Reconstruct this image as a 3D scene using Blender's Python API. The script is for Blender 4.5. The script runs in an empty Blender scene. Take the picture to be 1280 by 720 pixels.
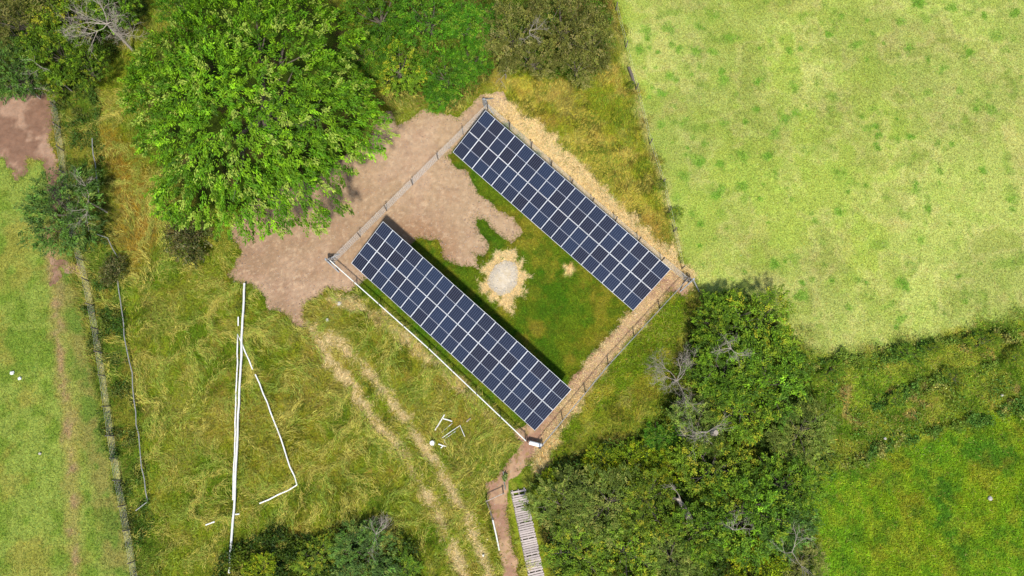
import bpy, math, random
import numpy as np
from mathutils import Vector, Matrix
random.seed(7)
rng = np.random.default_rng(11)
SC = bpy.context.scene
COL = SC.collection
R = math.radians

# ------------------------------------------------------------------ camera, sky, sun, exposure
CAM_H, CAM_PITCH = 52.63, 0.216
cam_d = bpy.data.cameras.new("camera")
cam = bpy.data.objects.new("camera", cam_d)
COL.objects.link(cam)
cam.location = (0, 0, CAM_H)
cam.rotation_euler = (CAM_PITCH, 0, 0)
cam_d.sensor_width = 36
cam_d.lens = 24
cam_d.clip_end = 3000
SC.camera = cam

SUN_EL, SUN_AZ = R(58), R(172)          # azimuth clockwise from +Y (north)
w = bpy.data.worlds.new("World")
SC.world = w
w.use_nodes = True
nt = w.node_tree
bg = nt.nodes["Background"]
sky = nt.nodes.new("ShaderNodeTexSky")
sky.sky_type = 'NISHITA'
sky.sun_disc = False
sky.sun_elevation = SUN_EL
sky.sun_rotation = SUN_AZ
nt.links.new(sky.outputs[0], bg.inputs[0])
bg.inputs[1].default_value = 0.1
sun_d = bpy.data.lights.new("sun", 'SUN')
sun_d.energy = 3.6
sun_d.angle = R(4.5)
sun_d.color = (1.0, 0.955, 0.88)
sun = bpy.data.objects.new("sun", sun_d)
COL.objects.link(sun)
sdir = Vector((math.sin(SUN_AZ) * math.cos(SUN_EL), math.cos(SUN_AZ) * math.cos(SUN_EL), math.sin(SUN_EL)))
sun.rotation_euler = sdir.to_track_quat('Z', 'Y').to_euler()
sun.location = sdir * 100
SC.view_settings.view_transform = 'Standard'
SC.view_settings.look = 'None'
SC.view_settings.gamma = 1
SC.view_settings.use_curve_mapping = False
SC.view_settings.exposure = 0.65

# ------------------------------------------------------------------ helpers: survey, noise, colour
FPX = 640 / 0.75
cp_, sp_ = math.cos(CAM_PITCH), math.sin(CAM_PITCH)


def P(px, py, z=0.0):
    """survey: point of the photograph -> place on the land at height z"""
    dx, dy, dz = (px - 640) / FPX, -(py - 360) / FPX, -1.0
    wx, wy, wz = dx, cp_ * dy - sp_ * dz, sp_ * dy + cp_ * dz
    t = (z - CAM_H) / wz
    return Vector((wx * t, wy * t, z))


def PP(pts, z=0.0):
    return np.array([P(a, b, z)[:2] for a, b in pts])


TAB = rng.random((8, 256, 256))


def vn(x, y, seed=0):
    t = TAB[seed % 8]
    x = np.asarray(x, float) + 37.3 * seed
    y = np.asarray(y, float) + 91.7 * seed
    xi, yi = np.floor(x).astype(int), np.floor(y).astype(int)
    fx, fy = x - xi, y - yi
    fx, fy = fx * fx * (3 - 2 * fx), fy * fy * (3 - 2 * fy)
    a, b = t[xi & 255, yi & 255], t[(xi + 1) & 255, yi & 255]
    c, d = t[xi & 255, (yi + 1) & 255], t[(xi + 1) & 255, (yi + 1) & 255]
    return (a * (1 - fx) + b * fx) * (1 - fy) + (c * (1 - fx) + d * fx) * fy


def fbm(x, y, scale, seed=0, octv=4):
    x, y = np.asarray(x) / scale, np.asarray(y) / scale
    s, a, n = 0, 0.5, 0
    for o in range(octv):
        s = s + a * vn(x, y, seed + o)
        n += a
        a *= .55
        x, y = x * 2.03 + y * .3, y * 2.03 - x * .3
    return s / n


def sst(a, b, x):
    t = np.clip((x - a) / (b - a), 0, 1)
    return t * t * (3 - 2 * t)


def lin(c):
    c = np.array(c, float) / 255
    return np.where(c < .04045, c / 12.92, ((c + .055) / 1.055) ** 2.4)


KL = 1.62                                  # daylight level: photographed value -> base colour


def alb(r, g, b):
    return lin((r, g, b)) / KL


def seg_dist(X, Y, pts, closed):
    n = len(pts)
    best = np.full(X.shape, 1e9)
    ins = np.zeros(X.shape, bool)
    for i in range(n if closed else n - 1):
        (ax, ay), (bx, by) = pts[i], pts[(i + 1) % n]
        ex, ey = bx - ax, by - ay
        t = np.clip(((X - ax) * ex + (Y - ay) * ey) / (ex * ex + ey * ey + 1e-12), 0, 1)
        d = (X - ax - t * ex) ** 2 + (Y - ay - t * ey) ** 2
        best = np.minimum(best, d)
        if closed and abs(ey) > 1e-12:
            c = ((ay > Y) != (by > Y)) & (X < ex * (Y - ay) / ey + ax)
            ins ^= c
    best = np.sqrt(best)
    return np.where(ins, -best, best) if closed else best


class Region:
    """soft-edged area of land; a closed outline, or a line with a width"""

    def __init__(self, pts, soft=.3, amp=.4, nscale=1.0, width=None, seed=0):
        self.p = PP(pts)
        self.soft, self.amp, self.ns, self.w, self.seed = soft, amp, nscale, width, seed

    def sd(self, X, Y):
        m = self.soft + self.amp + (self.w or 0) + .1
        lo, hi = self.p.min(0) - m, self.p.max(0) + m
        k = (X > lo[0]) & (X < hi[0]) & (Y > lo[1]) & (Y < hi[1])
        out = np.full(X.shape, 99.0)
        if k.any():
            x, y = X[k], Y[k]
            d = seg_dist(x, y, self.p, self.w is None)
            if self.w:
                d = d - self.w
            d = d + self.amp * 2.4 * (fbm(x, y, self.ns, self.seed) - .5)
            out[k] = d
        return out

    def __call__(self, X, Y):
        return 1 - sst(-self.soft, self.soft, self.sd(X, Y))


# ------------------------------------------------------------------ land areas (outlines surveyed on the photograph)
PAST = Region([(760, -140), (768, 0), (775, 40), (788, 90), (800, 140), (818, 200), (832, 250), (846, 310), (864, 350),
               (890, 372), (960, 398), (1000, 432), (1040, 452), (1100, 440), (1160, 425), (1220, 412), (1300, 398),
               (1500, 380), (1500, -140)], .7, .9, 1.4, seed=1)
HEDGE = Region([(1000, 420), (1050, 450), (1100, 432), (1160, 418), (1220, 405), (1500, 370), (1500, 480), (1280, 505),
                (1200, 528), (1100, 570), (1010, 600), (960, 560)], .9, 1.1, 1.5, seed=2)
LOWF = Region([(1000, 600), (1040, 590), (1100, 568), (1200, 530), (1280, 505), (1500, 470), (1500, 900), (985, 900)], .5, .6, 1.6, seed=3)
LPAST = Region([(-220, 100), (0, 190), (62, 200), (82, 320), (108, 420), (128, 540), (150, 640), (172, 760), (176, 900), (-220, 900)],
               .35, .3, 1.0, seed=4)
LPATH = Region([(64, 290), (62, 315), (68, 350), (72, 420), (82, 500), (88, 560), (92, 640), (96, 760)], .5, .5, 1.0, width=.45, seed=5)
LRUT = Region([(88, 330), (100, 400), (112, 470), (120, 540), (136, 620), (150, 700)], .9, .8, 1.6, width=1.3, seed=6)
LFBASE = Region([(66, 110), (74, 160), (82, 218), (96, 300), (109, 352), (120, 412), (129, 470), (139, 545), (148, 600), (159, 662), (172, 760)], .16, .2, .6, width=.22, seed=3)
STRIP = Region([(66, 110), (120, 100), (128, 180), (135, 260), (150, 340), (160, 430), (176, 560), (190, 640), (205, 760),
                (172, 760), (150, 640), (130, 540), (110, 420), (86, 320), (72, 200)], .3, .4, 1.0, seed=7)
LEARTH = Region([(-40, 118), (20, 118), (62, 116), (68, 140), (66, 175), (74, 215), (80, 240), (74, 275), (68, 300), (62, 262), (56, 236), (54, 205), (38, 200), (30, 222),
                 (16, 226), (8, 200), (-40, 190)], .18, .5, .8, seed=2)
LEARTH2 = Region([(62, 322), (98, 330), (102, 346), (84, 342), (76, 335), (74, 360), (64, 356)], .15, .35, .6, seed=3)
EARTH = Region([(286, 288), (300, 262), (330, 240), (400, 215), (462, 176), (474, 140), (490, 138), (497, 156), (530, 136),
                (572, 146), (600, 118), (630, 112), (638, 128), (636, 148), (612, 140), (574, 184), (560, 194), (572, 210), (586, 216), (600, 242),
                (624, 264), (644, 270), (652, 292), (640, 303), (622, 292), (604, 274), (594, 274), (600, 292), (611, 308), (604, 320), (596, 318), (598, 336), (570, 330), (552, 322), (548, 300),
                (520, 300), (470, 340), (436, 366), (410, 362), (384, 382), (378, 396), (386, 412), (372, 412), (352, 388), (336, 386), (330, 372), (314, 360), (292, 354),
                (284, 344), (300, 316)], .05, .28, .9, seed=4)
SEPATH = Region([(700, 500), (716, 470), (752, 430), (790, 388), (806, 360), (826, 340), (846, 330), (866, 352), (858, 372),
                 (838, 366), (812, 398), (770, 444), (735, 486), (700, 530), (678, 556), (664, 575), (640, 600), (634, 622), (640, 670),
                 (652, 730), (664, 800), (640, 800), (630, 730), (620, 670), (608, 632), (606, 604), (622, 594), (640, 570), (648, 556), (640, 540), (655, 530)],
                .06, .22, .7, seed=5)
STRAWNE = Region([(618, 130), (660, 160), (700, 200), (745, 245), (790, 290), (830, 325), (850, 345)], .3, .65, .7, width=.95, seed=6)
STRAWSE = Region([(826, 365), (790, 405), (760, 440), (730, 480), (704, 516), (690, 545), (672, 580)], .2, .45, .5, width=.62, seed=7)
STRAWSW = Region([(420, 372), (470, 392), (520, 434), (560, 470), (600, 510), (622, 532)], .3, .75, .8, width=.3, seed=1)
GRAVEL = Region([(612, 342), (618, 332), (630, 326), (642, 328), (648, 338), (646, 354), (638, 366), (626, 370), (614, 362), (609, 352)], .05, .12, .5, seed=2)
CORONA = Region([(604, 342), (612, 330), (622, 318), (640, 318), (654, 332), (657, 350), (648, 370), (634, 384), (614, 372), (602, 360)], .1, .95, .45, seed=3)
SPOT = Region([(707, 333), (714, 331), (719, 338), (713, 345), (707, 343)], .25, .25, .3, seed=4)
LAWN = Region([(430, 318), (560, 190), (600, 142), (640, 150), (856, 340), (790, 405), (712, 480), (668, 545), (640, 530), (540, 440), (436, 345)], .3, .3, 1, seed=5)
LAWNG = Region([(438, 345), (480, 372), (560, 446), (664, 540), (640, 530), (540, 438), (440, 352)], .5, .3, .8, width=.35, seed=6)
TRK1 = Region([(384, 404), (410, 445), (440, 482), (470, 528), (508, 575), (536, 622), (556, 660), (572, 695), (584, 740), (600, 820)], .45, .5, .8, width=.36, seed=6)
TRK2 = Region([(412, 420), (450, 456), (488, 500), (520, 545), (548, 585), (574, 630), (592, 668), (606, 705), (618, 750), (628, 820)], .45, .5, .8, width=.3, seed=7)
OCHRE1 = Region([(120, 150), (150, 170), (205, 250), (200, 300), (172, 340), (150, 300), (140, 230)], .8, .9, 2, seed=1)
NETRI = Region([(600, 95), (660, 98), (770, 80), (800, 160), (832, 240), (850, 320), (836, 318), (760, 250), (690, 180), (640, 130)], .5, .5, 1.2, seed=2)
OLDLINE = Region([(766, 20), (778, 60), (790, 100), (800, 140), (814, 190), (826, 225), (838, 270), (848, 310)], .3, .3, .6, width=.18, seed=3)
BANK1 = Region([(1095, 508), (1130, 492), (1165, 478), (1200, 466), (1240, 458)], .3, .7, .9, width=.3, seed=1)
BANK2 = Region([(1015, 588), (1060, 576), (1110, 558), (1160, 541), (1210, 529), (1300, 504)], .3, .7, .9, width=.35, seed=2)
BANK3 = Region([(1030, 452), (1085, 446), (1135, 440), (1170, 430), (1215, 424), (1262, 420), (1300, 440)], .3, .9, 1.1, width=.3, seed=3)
BOARD = Region([(647, 606), (648, 613), (675, 742), (690, 810)], .05, .08, .5, width=.95, seed=2)
GROVE = Region([(668, 606), (704, 578), (766, 552), (824, 524), (850, 460), (874, 390), (905, 372), (950, 385), (1005, 450), (1030, 560),
                (1010, 620), (1020, 740), (1030, 900), (730, 900), (692, 720), (676, 650)], .6, .6, 1.5, seed=4)
NWOOD = Region([(-220, -140), (190, -140), (185, 20), (160, 50), (130, 90), (100, 116), (60, 118), (-220, 130)], .5, .5, 1.5, seed=5)
NTHICK = Region([(440, -140), (770, -140), (762, 60), (745, 98), (690, 100), (620, 84), (590, 120), (560, 140), (520, 120), (486, 130), (470, 60)],
                .4, .5, 1.2, seed=6)
SCRUB = Region([(270, 730), (296, 684), (340, 660), (400, 672), (440, 650), (486, 648), (508, 676), (524, 704), (534, 760), (530, 900), (260, 900)], .5, .6, 1.3, seed=7)
UNDERBIG = Region([(190, 60), (300, -40), (430, 20), (470, 120), (440, 210), (360, 255), (250, 262), (180, 180)], .6, .6, 1.2, seed=1)
SEVERGE = Region([(862, 372), (846, 440), (800, 470), (742, 520), (700, 560), (678, 572), (730, 490), (790, 420), (840, 370)], .3, .4, 1, seed=1)


# dark green dung tufts in the pasture
tufts = [(950 + 0, 60), (1030, 5), (1028, 28), (1036, 42), (1072, 55), (1090, 42), (1105, 54), (986, 64), (1016, 64), (1148, 4), (1190, 10), (1137, 60),
         (1084, 75), (1117, 92), (1122, 118), (1160, 75), (1178, 86), (1210, 66), (1245, 45), (1260, 65), (1276, 95), (948, 102), (995, 108), (994, 140),
         (1010, 132), (981, 150), (903, 154), (932, 152), (946, 136), (1085, 162), (1097, 168), (1122, 175), (1140, 170), (1172, 180), (1190, 180), (1240, 138),
         (1220, 137), (1180, 145), (928, 195), (960, 195), (900, 205), (966, 218), (968, 216), (950, 248), (990, 250), (1060, 240), (1082, 232), (1145, 230),
         (1228, 213), (1176, 214), (900, 264), (908, 286), (960, 278), (1018, 275), (1262, 250), (1264, 262), (848, 60), (846, 100), (858, 150), (870, 200),
         (880, 180), (855, 220), (900, 240), (1000, 60), (1052, 20), (1230, 20), (1270, 15), (1050, 215), (1160, 260), (890, 20), (812, 60), (805, 85), (815, 110),
         (970, 330), (1040, 350), (1090, 370), (1130, 355), (1120, 410), (1060, 385), (1000, 370), (930, 340), (1180, 390), (1225, 330), (880, 330), (1150, 300)]
TUFT_P = [(P(a, b), random.uniform(.16, .56), random.uniform(.25, .95)) for a, b in tufts +
          [(random.uniform(850, 1275), random.uniform(0, 400)) for _ in range(50)] +
          [(800 + random.uniform(0, 110), random.uniform(20, 300)) for _ in range(26)]]


def TUFT(X, Y):
    """darker green dung tufts dotted over the pasture"""
    out = np.zeros(X.shape)
    wob = None
    for q, r_, k_ in TUFT_P:
        m = (np.abs(X - q.x) < 2.2 * r_) & (np.abs(Y - q.y) < 2.2 * r_)
        if m.any():
            x, y = X[m], Y[m]
            d = np.hypot(x - q.x, y - q.y) / r_ + 2.6 * (fbm(x, y, .5, 5) - .5) + 1.2 * (fbm(x, y, .18, 2) - .5)
            out[m] = np.maximum(out[m], k_ * (1 - sst(.45, 1.25, d)))
    return out


def mix(c, col, wt):
    return c + (np.asarray(col) - c) * wt[:, None]


def ground_color(X, Y):
    X, Y = np.asarray(X, float), np.asarray(Y, float)
    n1, n2, n3 = fbm(X, Y, 5, 1), fbm(X, Y, 1.3, 2), fbm(X, Y, .45, 3)
    n4, n5 = fbm(X, Y, 2.4, 5), fbm(X, Y, 9, 6)
    c = np.zeros((len(X), 3)) + alb(134, 148, 44)
    c = mix(c, alb(96, 126, 28), sst(.48, .66, n4) * .75)
    c = mix(c, alb(160, 146, 58), sst(.52, .7, n1) * .5)
    c = mix(c, alb(170, 164, 84), sst(.55, .72, n2) * .5)
    # meadow varieties
    c = mix(c, alb(164, 128, 34), OCHRE1(X, Y) * .85)
    wne = NETRI(X, Y)
    cn = mix(np.zeros_like(c) + alb(196, 180, 76), alb(154, 158, 54), sst(.4, .6, n4))
    cn = mix(cn, alb(200, 178, 92), sst(.52, .7, n2) * .6)
    cn = mix(cn, alb(168, 126, 48), sst(.55, .7, n1) * .5)
    c = mix(c, cn, wne)
    # right pasture
    cp = np.zeros_like(c) + alb(182, 194, 100)
    cp = mix(cp, alb(168, 186, 80), sst(.42, .62, n5 + .1 - (X - 8) * .010 + (Y - 20) * .003))
    cp = mix(cp, alb(212, 202, 132), sst(.47, .64, n4) * .5)
    cp = mix(cp, alb(196, 180, 116), sst(.58, .7, fbm(X, Y, 3.3, 7)) * .3)
    cp = mix(cp, alb(158, 186, 74), sst(.5, .66, fbm(X, Y, .9, 7)) * .4)
    cp = mix(cp, alb(150, 172, 66), sst(.56, .7, n4) * .6)
    cp = mix(cp, alb(118, 158, 50), sst(.64, .76, n2) * .5)
    cp = cp * (.9 + .2 * sst(.35, .65, fbm(X, Y, 7, 2)))[:, None]
    cp = mix(cp, alb(122, 168, 54), TUFT(X, Y))
    c = mix(c, cp, PAST(X, Y))
    # rough bank between the fields
    ch = np.zeros_like(c) + alb(132, 160, 56)
    ch = mix(ch, alb(98, 130, 40), sst(.46, .62, n2))
    ch = mix(ch, alb(160, 166, 74), sst(.48, .64, n4) * .7)
    ch = mix(ch, alb(82, 116, 36), sst(.54, .64, fbm(X, Y, .8, 1)) * .6)
    ch = mix(ch, alb(206, 166, 112), sst(.66, .74, fbm(X, Y, 1.6, 7)) * .5)
    c = mix(c, ch, HEDGE(X, Y))
    # lower right field
    cl = np.zeros_like(c) + alb(120, 164, 42)
    cl = mix(cl, alb(148, 164, 34), sst(.46, .66, n1) * .4)
    cl = mix(cl, alb(80, 134, 44), sst(.5, .68, n4) * .8)
    cl = mix(cl, alb(146, 136, 56), sst(.58, .7, n2) * .5)
    cl = mix(cl, alb(76, 122, 40), sst(.5, .62, fbm(X, Y, .9, 7)) * .6)
    cl = mix(cl, alb(160, 178, 60), sst(.54, .66, fbm(X, Y, .7, 1)) * .5)
    c = mix(c, cl, LOWF(X, Y))
    # left pasture
    cq = np.zeros_like(c) + alb(148, 166, 82)
    cq = mix(cq, alb(118, 146, 54), sst(.45, .62, n2) * .8)
    cq = mix(cq, alb(166, 156, 84), sst(.52, .7, n4) * .6)
    wl = LPAST(X, Y)
    c = mix(c, cq, wl)
    c = mix(c, mix(np.zeros_like(c) + alb(148, 142, 86), alb(112, 136, 62), sst(.42, .6, n2)), LRUT(X, Y) * .85)
    c = mix(c, alb(176, 146, 106), LPATH(X, Y) * (.45 + .5 * sst(.4, .56, n2)))
    cs = mix(np.zeros_like(c) + alb(96, 122, 42), alb(140, 138, 60), sst(.48, .66, n2) * .8)
    c = mix(c, cs, STRIP(X, Y) * .95)
    c = mix(c, alb(184, 178, 132), LFBASE(X, Y) * .9)
    # enclosure lawn
    cw = np.zeros_like(c) + alb(102, 124, 32)
    cw = mix(cw, alb(138, 130, 42), sst(.46, .62, n1) * .5)
    cw = mix(cw, alb(70, 112, 22), sst(.48, .64, n4) * .7)
    cw = mix(cw, alb(150, 140, 56), sst(.5, .66, n2) * .65)
    cw = mix(cw, alb(128, 104, 48), sst(.58, .7, fbm(X, Y, .6, 4)) * .25)
    cw = mix(cw, alb(66, 108, 24), sst(.5, .62, fbm(X, Y, .8, 7)) * .5)
    c = mix(c, cw, LAWN(X, Y))
    c = mix(c, mix(np.zeros_like(c) + alb(84, 122, 28), alb(110, 132, 40), sst(.46, .64, n2)), LAWNG(X, Y) * .8)
    cv = mix(np.zeros_like(c) + alb(118, 146, 36), alb(172, 164, 70), sst(.48, .66, n2) * .8)
    c = mix(c, cv, SEVERGE(X, Y) * .9)
    straw = mix(np.zeros_like(c) + alb(248, 220, 166), alb(220, 184, 126), sst(.45, .65, n3))
    for reg, k in ((STRAWNE, 1), (STRAWSE, .95), (STRAWSW, .75), (CORONA, 1), (SPOT, 1)):
        wt = reg(X, Y)
        c = c + (straw - c) * (wt * k)[:, None]
    t = np.maximum(TRK1(X, Y), TRK2(X, Y))
    c = c + (mix(straw * .7, alb(164, 150, 74), sst(.45, .6, n3) * .7) - c) * (t * .85)[:, None]
    c = mix(c, alb(196, 180, 120), OLDLINE(X, Y) * .7)
    wood = mix(np.zeros_like(c) + alb(68, 86, 24), alb(82, 76, 40), sst(.5, .68, n2))
    wd = np.maximum.reduce([GROVE(X, Y), NWOOD(X, Y), NTHICK(X, Y), SCRUB(X, Y), UNDERBIG(X, Y)])
    c = c + (wood - c) * wd[:, None]
    green = sst(.75, 1.0, c[:, 1] / (c[:, 0] + 1e-6))
    c[:, 2] *= 1 - .38 * green * (1 - PAST(X, Y)) * (1 - .35 * wl)
    return c * (.84 + .32 * n3)[:, None]


def gz(x, y):
    x, y = np.asarray(x, float), np.asarray(y, float)
    d = np.sqrt((x - 1) ** 2 + (y - 13) ** 2)
    a = sst(14, 24, d)
    return a * .22 * (fbm(x, y, 7, 4) - .5) + .05 * (fbm(x, y, 1.1, 2) - .5)


def gz1(x, y):
    return float(gz(np.array([x]), np.array([y]))[0])


# ------------------------------------------------------------------ helpers: materials
MATS = {}


def new_mat(name):
    m = bpy.data.materials.new(name)
    m.use_nodes = True
    MATS[name] = m
    return m, m.node_tree.nodes, m.node_tree.links, m.node_tree.nodes["Principled BSDF"]


def noise_node(N, L, scale, detail=4, rough=.6, src=None, vec=None):
    n = N.new("ShaderNodeTexNoise")
    n.inputs["Scale"].default_value = scale
    n.inputs["Detail"].default_value = detail
    n.inputs["Roughness"].default_value = rough
    if vec is not None:
        L.new(vec, n.inputs["Vector"])
    return n


def mapr(N, L, src, a, b, lo, hi):
    m = N.new("ShaderNodeMapRange")
    m.inputs[1].default_value, m.inputs[2].default_value = a, b
    m.inputs[3].default_value, m.inputs[4].default_value = lo, hi
    L.new(src, m.inputs[0])
    return m.outputs[0]


def mul_col(N, L, col, fac):
    m = N.new("ShaderNodeVectorMath")
    m.operation = 'SCALE'
    L.new(col, m.inputs[0])
    L.new(fac, m.inputs["Scale"])
    return m.outputs[0]


def ground_mat(name, scales=((9, .55, 1.5), (38, .6, 1.45)), bump=.5, tintcol=(1.12, 1.04, .85), attr=True, color=None, color2=None, cscale=2.0):
    m, N, L, B = new_mat(name)
    tc = N.new("ShaderNodeTexCoord").outputs["Object"]
    if attr:
        a = N.new("ShaderNodeAttribute")
        a.attribute_name = "tint"
        col = a.outputs["Color"]
    else:
        mx = N.new("ShaderNodeMix")
        mx.data_type = 'RGBA'
        mx.inputs[6].default_value = (*color, 1)
        mx.inputs[7].default_value = (*color2, 1)
        nn = noise_node(N, L, cscale, 5, .65, vec=tc)
        L.new(mapr(N, L, nn.outputs[0], .38, .64, 0, 1), mx.inputs[0])
        col = mx.outputs[2]
    hs = None
    for s, lo, hi in scales:
        nn = noise_node(N, L, s, 3, .6, vec=tc)
        col = mul_col(N, L, col, mapr(N, L, nn.outputs[0], .3, .72, lo, hi))
        hs = nn.outputs[0] if hs is None else hs
    n2 = noise_node(N, L, 5.3, 3, .6, vec=tc)
    mm = N.new("ShaderNodeMix")
    mm.data_type = 'RGBA'
    mm.blend_type = 'MULTIPLY'
    L.new(col, mm.inputs[6])
    mm.inputs[7].default_value = (*tintcol, 1)
    L.new(mapr(N, L, n2.outputs[0], .45, .65, 0, .8), mm.inputs[0])
    L.new(mm.outputs[2], B.inputs["Base Color"])
    B.inputs["Roughness"].default_value = .95
    B.inputs["Specular IOR Level"].default_value = .12
    bp = N.new("ShaderNodeBump")
    bp.inputs["Strength"].default_value = bump
    bp.inputs["Distance"].default_value = .06
    nb = noise_node(N, L, 22, 4, .7, vec=tc)
    L.new(nb.outputs[0], bp.inputs["Height"])
    L.new(bp.outputs[0], B.inputs["Normal"])
    return m


def leaf_mat(name, trans=.3, rough=.55, spec=.3):
    """colour from the mesh's own 'tint'; thin leaves let some light through"""
    m, N, L, B = new_mat(name)
    a = N.new("ShaderNodeAttribute")
    a.attribute_name = "tint"
    oi = N.new("ShaderNodeObjectInfo")
    hsv = N.new("ShaderNodeHueSaturation")
    L.new(a.outputs["Color"], hsv.inputs["Color"])
    L.new(mapr(N, L, oi.outputs["Random"], 0, 1, .497, .509), hsv.inputs["Hue"])
    L.new(mapr(N, L, oi.outputs["Random"], 0, 1, .85, 1.15), hsv.inputs["Value"])
    B.inputs["Roughness"].default_value = rough
    B.inputs["Specular IOR Level"].default_value = spec
    L.new(hsv.outputs[0], B.inputs["Base Color"])
    tr = N.new("ShaderNodeBsdfTranslucent")
    tint = N.new("ShaderNodeMix")
    tint.data_type = 'RGBA'
    tint.blend_type = 'MULTIPLY'
    tint.inputs[0].default_value = 1
    L.new(hsv.outputs[0], tint.inputs[6])
    tint.inputs[7].default_value = (1.5, 1.45, .6, 1)
    L.new(tint.outputs[2], tr.inputs[0])
    ms = N.new("ShaderNodeMixShader")
    ms.inputs[0].default_value = trans
    L.new(B.outputs[0], ms.inputs[1])
    L.new(tr.outputs[0], ms.inputs[2])
    L.new(ms.outputs[0], N["Material Output"].inputs[0])
    return m


def plain_mat(name, color, color2=None, scale=8, rough=.7, metal=0, spec=.4, bump=0, stretch=None):
    m, N, L, B = new_mat(name)
    tc = N.new("ShaderNodeTexCoord").outputs["Object"]
    if stretch:
        mp = N.new("ShaderNodeMapping")
        mp.inputs["Scale"].default_value = stretch
        L.new(tc, mp.inputs[0])
        tc = mp.outputs[0]
    nn = noise_node(N, L, scale, 5, .65, vec=tc)
    mx = N.new("ShaderNodeMix")
    mx.data_type = 'RGBA'
    mx.inputs[6].default_value = (*color, 1)
    mx.inputs[7].default_value = (*(color2 or [v * .7 for v in color]), 1)
    L.new(mapr(N, L, nn.outputs[0], .35, .68, 0, 1), mx.inputs[0])
    oi = N.new("ShaderNodeObjectInfo")
    c = mul_col(N, L, mx.outputs[2], mapr(N, L, oi.outputs["Random"], 0, 1, .82, 1.15))
    L.new(c, B.inputs["Base Color"])
    B.inputs["Roughness"].default_value = rough
    B.inputs["Metallic"].default_value = metal
    B.inputs["Specular IOR Level"].default_value = spec
    if bump:
        bp = N.new("ShaderNodeBump")
        bp.inputs["Strength"].default_value = bump
        bp.inputs["Distance"].default_value = .01
        L.new(nn.outputs[0], bp.inputs["Height"])
        L.new(bp.outputs[0], B.inputs["Normal"])
    return m


def cell_mat():
    """dark cells under glass: fine silver column lines and busbars in the panel's own coordinates"""
    m, N, L, B = new_mat("solar_cells")
    tc = N.new("ShaderNodeTexCoord").outputs["Object"]
    sx = N.new("ShaderNodeSeparateXYZ")
    L.new(tc, sx.inputs[0])

    def lines(src, pitch, width):
        a = N.new("ShaderNodeMath"); a.operation = 'DIVIDE'; L.new(src, a.inputs[0]); a.inputs[1].default_value = pitch
        f = N.new("ShaderNodeMath"); f.operation = 'FRACT'; L.new(a.outputs[0], f.inputs[0])
        s = N.new("ShaderNodeMath"); s.operation = 'SUBTRACT'; L.new(f.outputs[0], s.inputs[0]); s.inputs[1].default_value = .5
        b = N.new("ShaderNodeMath"); b.operation = 'ABSOLUTE'; L.new(s.outputs[0], b.inputs[0])
        return mapr(N, L, b.outputs[0], .5 - width / pitch, .5 - width / pitch * .5, 0, 1)
    l1 = lines(sx.outputs[0], .1655, .013)
    l2 = lines(sx.outputs[1], .0826, .004)
    mx1 = N.new("ShaderNodeMath"); mx1.operation = 'MULTIPLY'; L.new(l2, mx1.inputs[0]); mx1.inputs[1].default_value = .3
    mxx = N.new("ShaderNodeMath"); mxx.operation = 'MAXIMUM'; L.new(l1, mxx.inputs[0]); L.new(mx1.outputs[0], mxx.inputs[1])
    oi = N.new("ShaderNodeObjectInfo")
    cm = N.new("ShaderNodeMix"); cm.data_type = 'RGBA'
    cm.inputs[6].default_value = (.012, .011, .018, 1)
    cm.inputs[7].default_value = (.014, .022, .046, 1)
    L.new(oi.outputs["Random"], cm.inputs[0])
    mx = N.new("ShaderNodeMix"); mx.data_type = 'RGBA'
    L.new(mxx.outputs[0], mx.inputs[0])
    L.new(cm.outputs[2], mx.inputs[6])
    mx.inputs[7].default_value = (.09, .11, .16, 1)
    L.new(mx.outputs[2], B.inputs["Base Color"])
    nn = noise_node(N, L, 1.7, 3, .5, vec=tc)
    L.new(mapr(N, L, nn.outputs[0], .3, .7, .10, .22), B.inputs["Roughness"])
    B.inputs["Specular IOR Level"].default_value = .36
    return m


M_GROUND = ground_mat("ground_grass")
M_EARTH = ground_mat("bare_soil", scales=((2.2, .84, 1.14), (26, .8, 1.2)), bump=.5, tintcol=(1.06, .97, .9))
M_GRAVEL = ground_mat("pale_gravel", scales=((6, .9, 1.08), (40, .82, 1.15)), bump=.4, attr=False,
                      color=alb(244, 230, 204), color2=alb(226, 206, 172), cscale=2.5, tintcol=(1, 1, 1))
M_LEAF = leaf_mat("leaves", .2, .6, .2)
M_BLADE = leaf_mat("grass_blades", .22, .8, .06)
M_BARK = plain_mat("bark", (.16, .13, .10), (.08, .065, .05), 6, .9, bump=.6)
M_DEAD = plain_mat("bleached_wood", (.38, .33, .27), (.24, .2, .16), 9, .85)
M_POST = plain_mat("weathered_post", (.17, .14, .115), (.10, .085, .07), 11, .9, bump=.4)
M_PLANK = plain_mat("grey_planks", (.48, .41, .375), (.33, .275, .245), 7, .85, bump=.4, stretch=(.6, 6, 6))
M_WIRE = plain_mat("galvanised_wire", (.66, .65, .62), (.55, .54, .51), 20, .6, 0)
M_WHITE = plain_mat("white_plastic", (.80, .80, .77), (.62, .61, .57), 3, .5)
M_OFFW = plain_mat("dull_white_plastic", (.66, .66, .60), (.5, .5, .45), 6, .6)
M_GREYP = plain_mat("grey_pipe", (.30, .30, .28), (.18, .18, .17), 5, .6)
M_ALU = plain_mat("aluminium_frame", (.74, .75, .76), (.66, .67, .68), 4, .45, .1)
M_STEEL = plain_mat("galvanised_steel", (.42, .43, .44), (.33, .34, .35), 9, .5, .4)
M_BACK = plain_mat("panel_backsheet", (.34, .36, .40), (.28, .30, .34), 4, .35)
M_CELL = cell_mat()
M_STONE = plain_mat("pale_stone", (.46, .43, .38), (.36, .33, .29), 9, .9, bump=.4)
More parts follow.
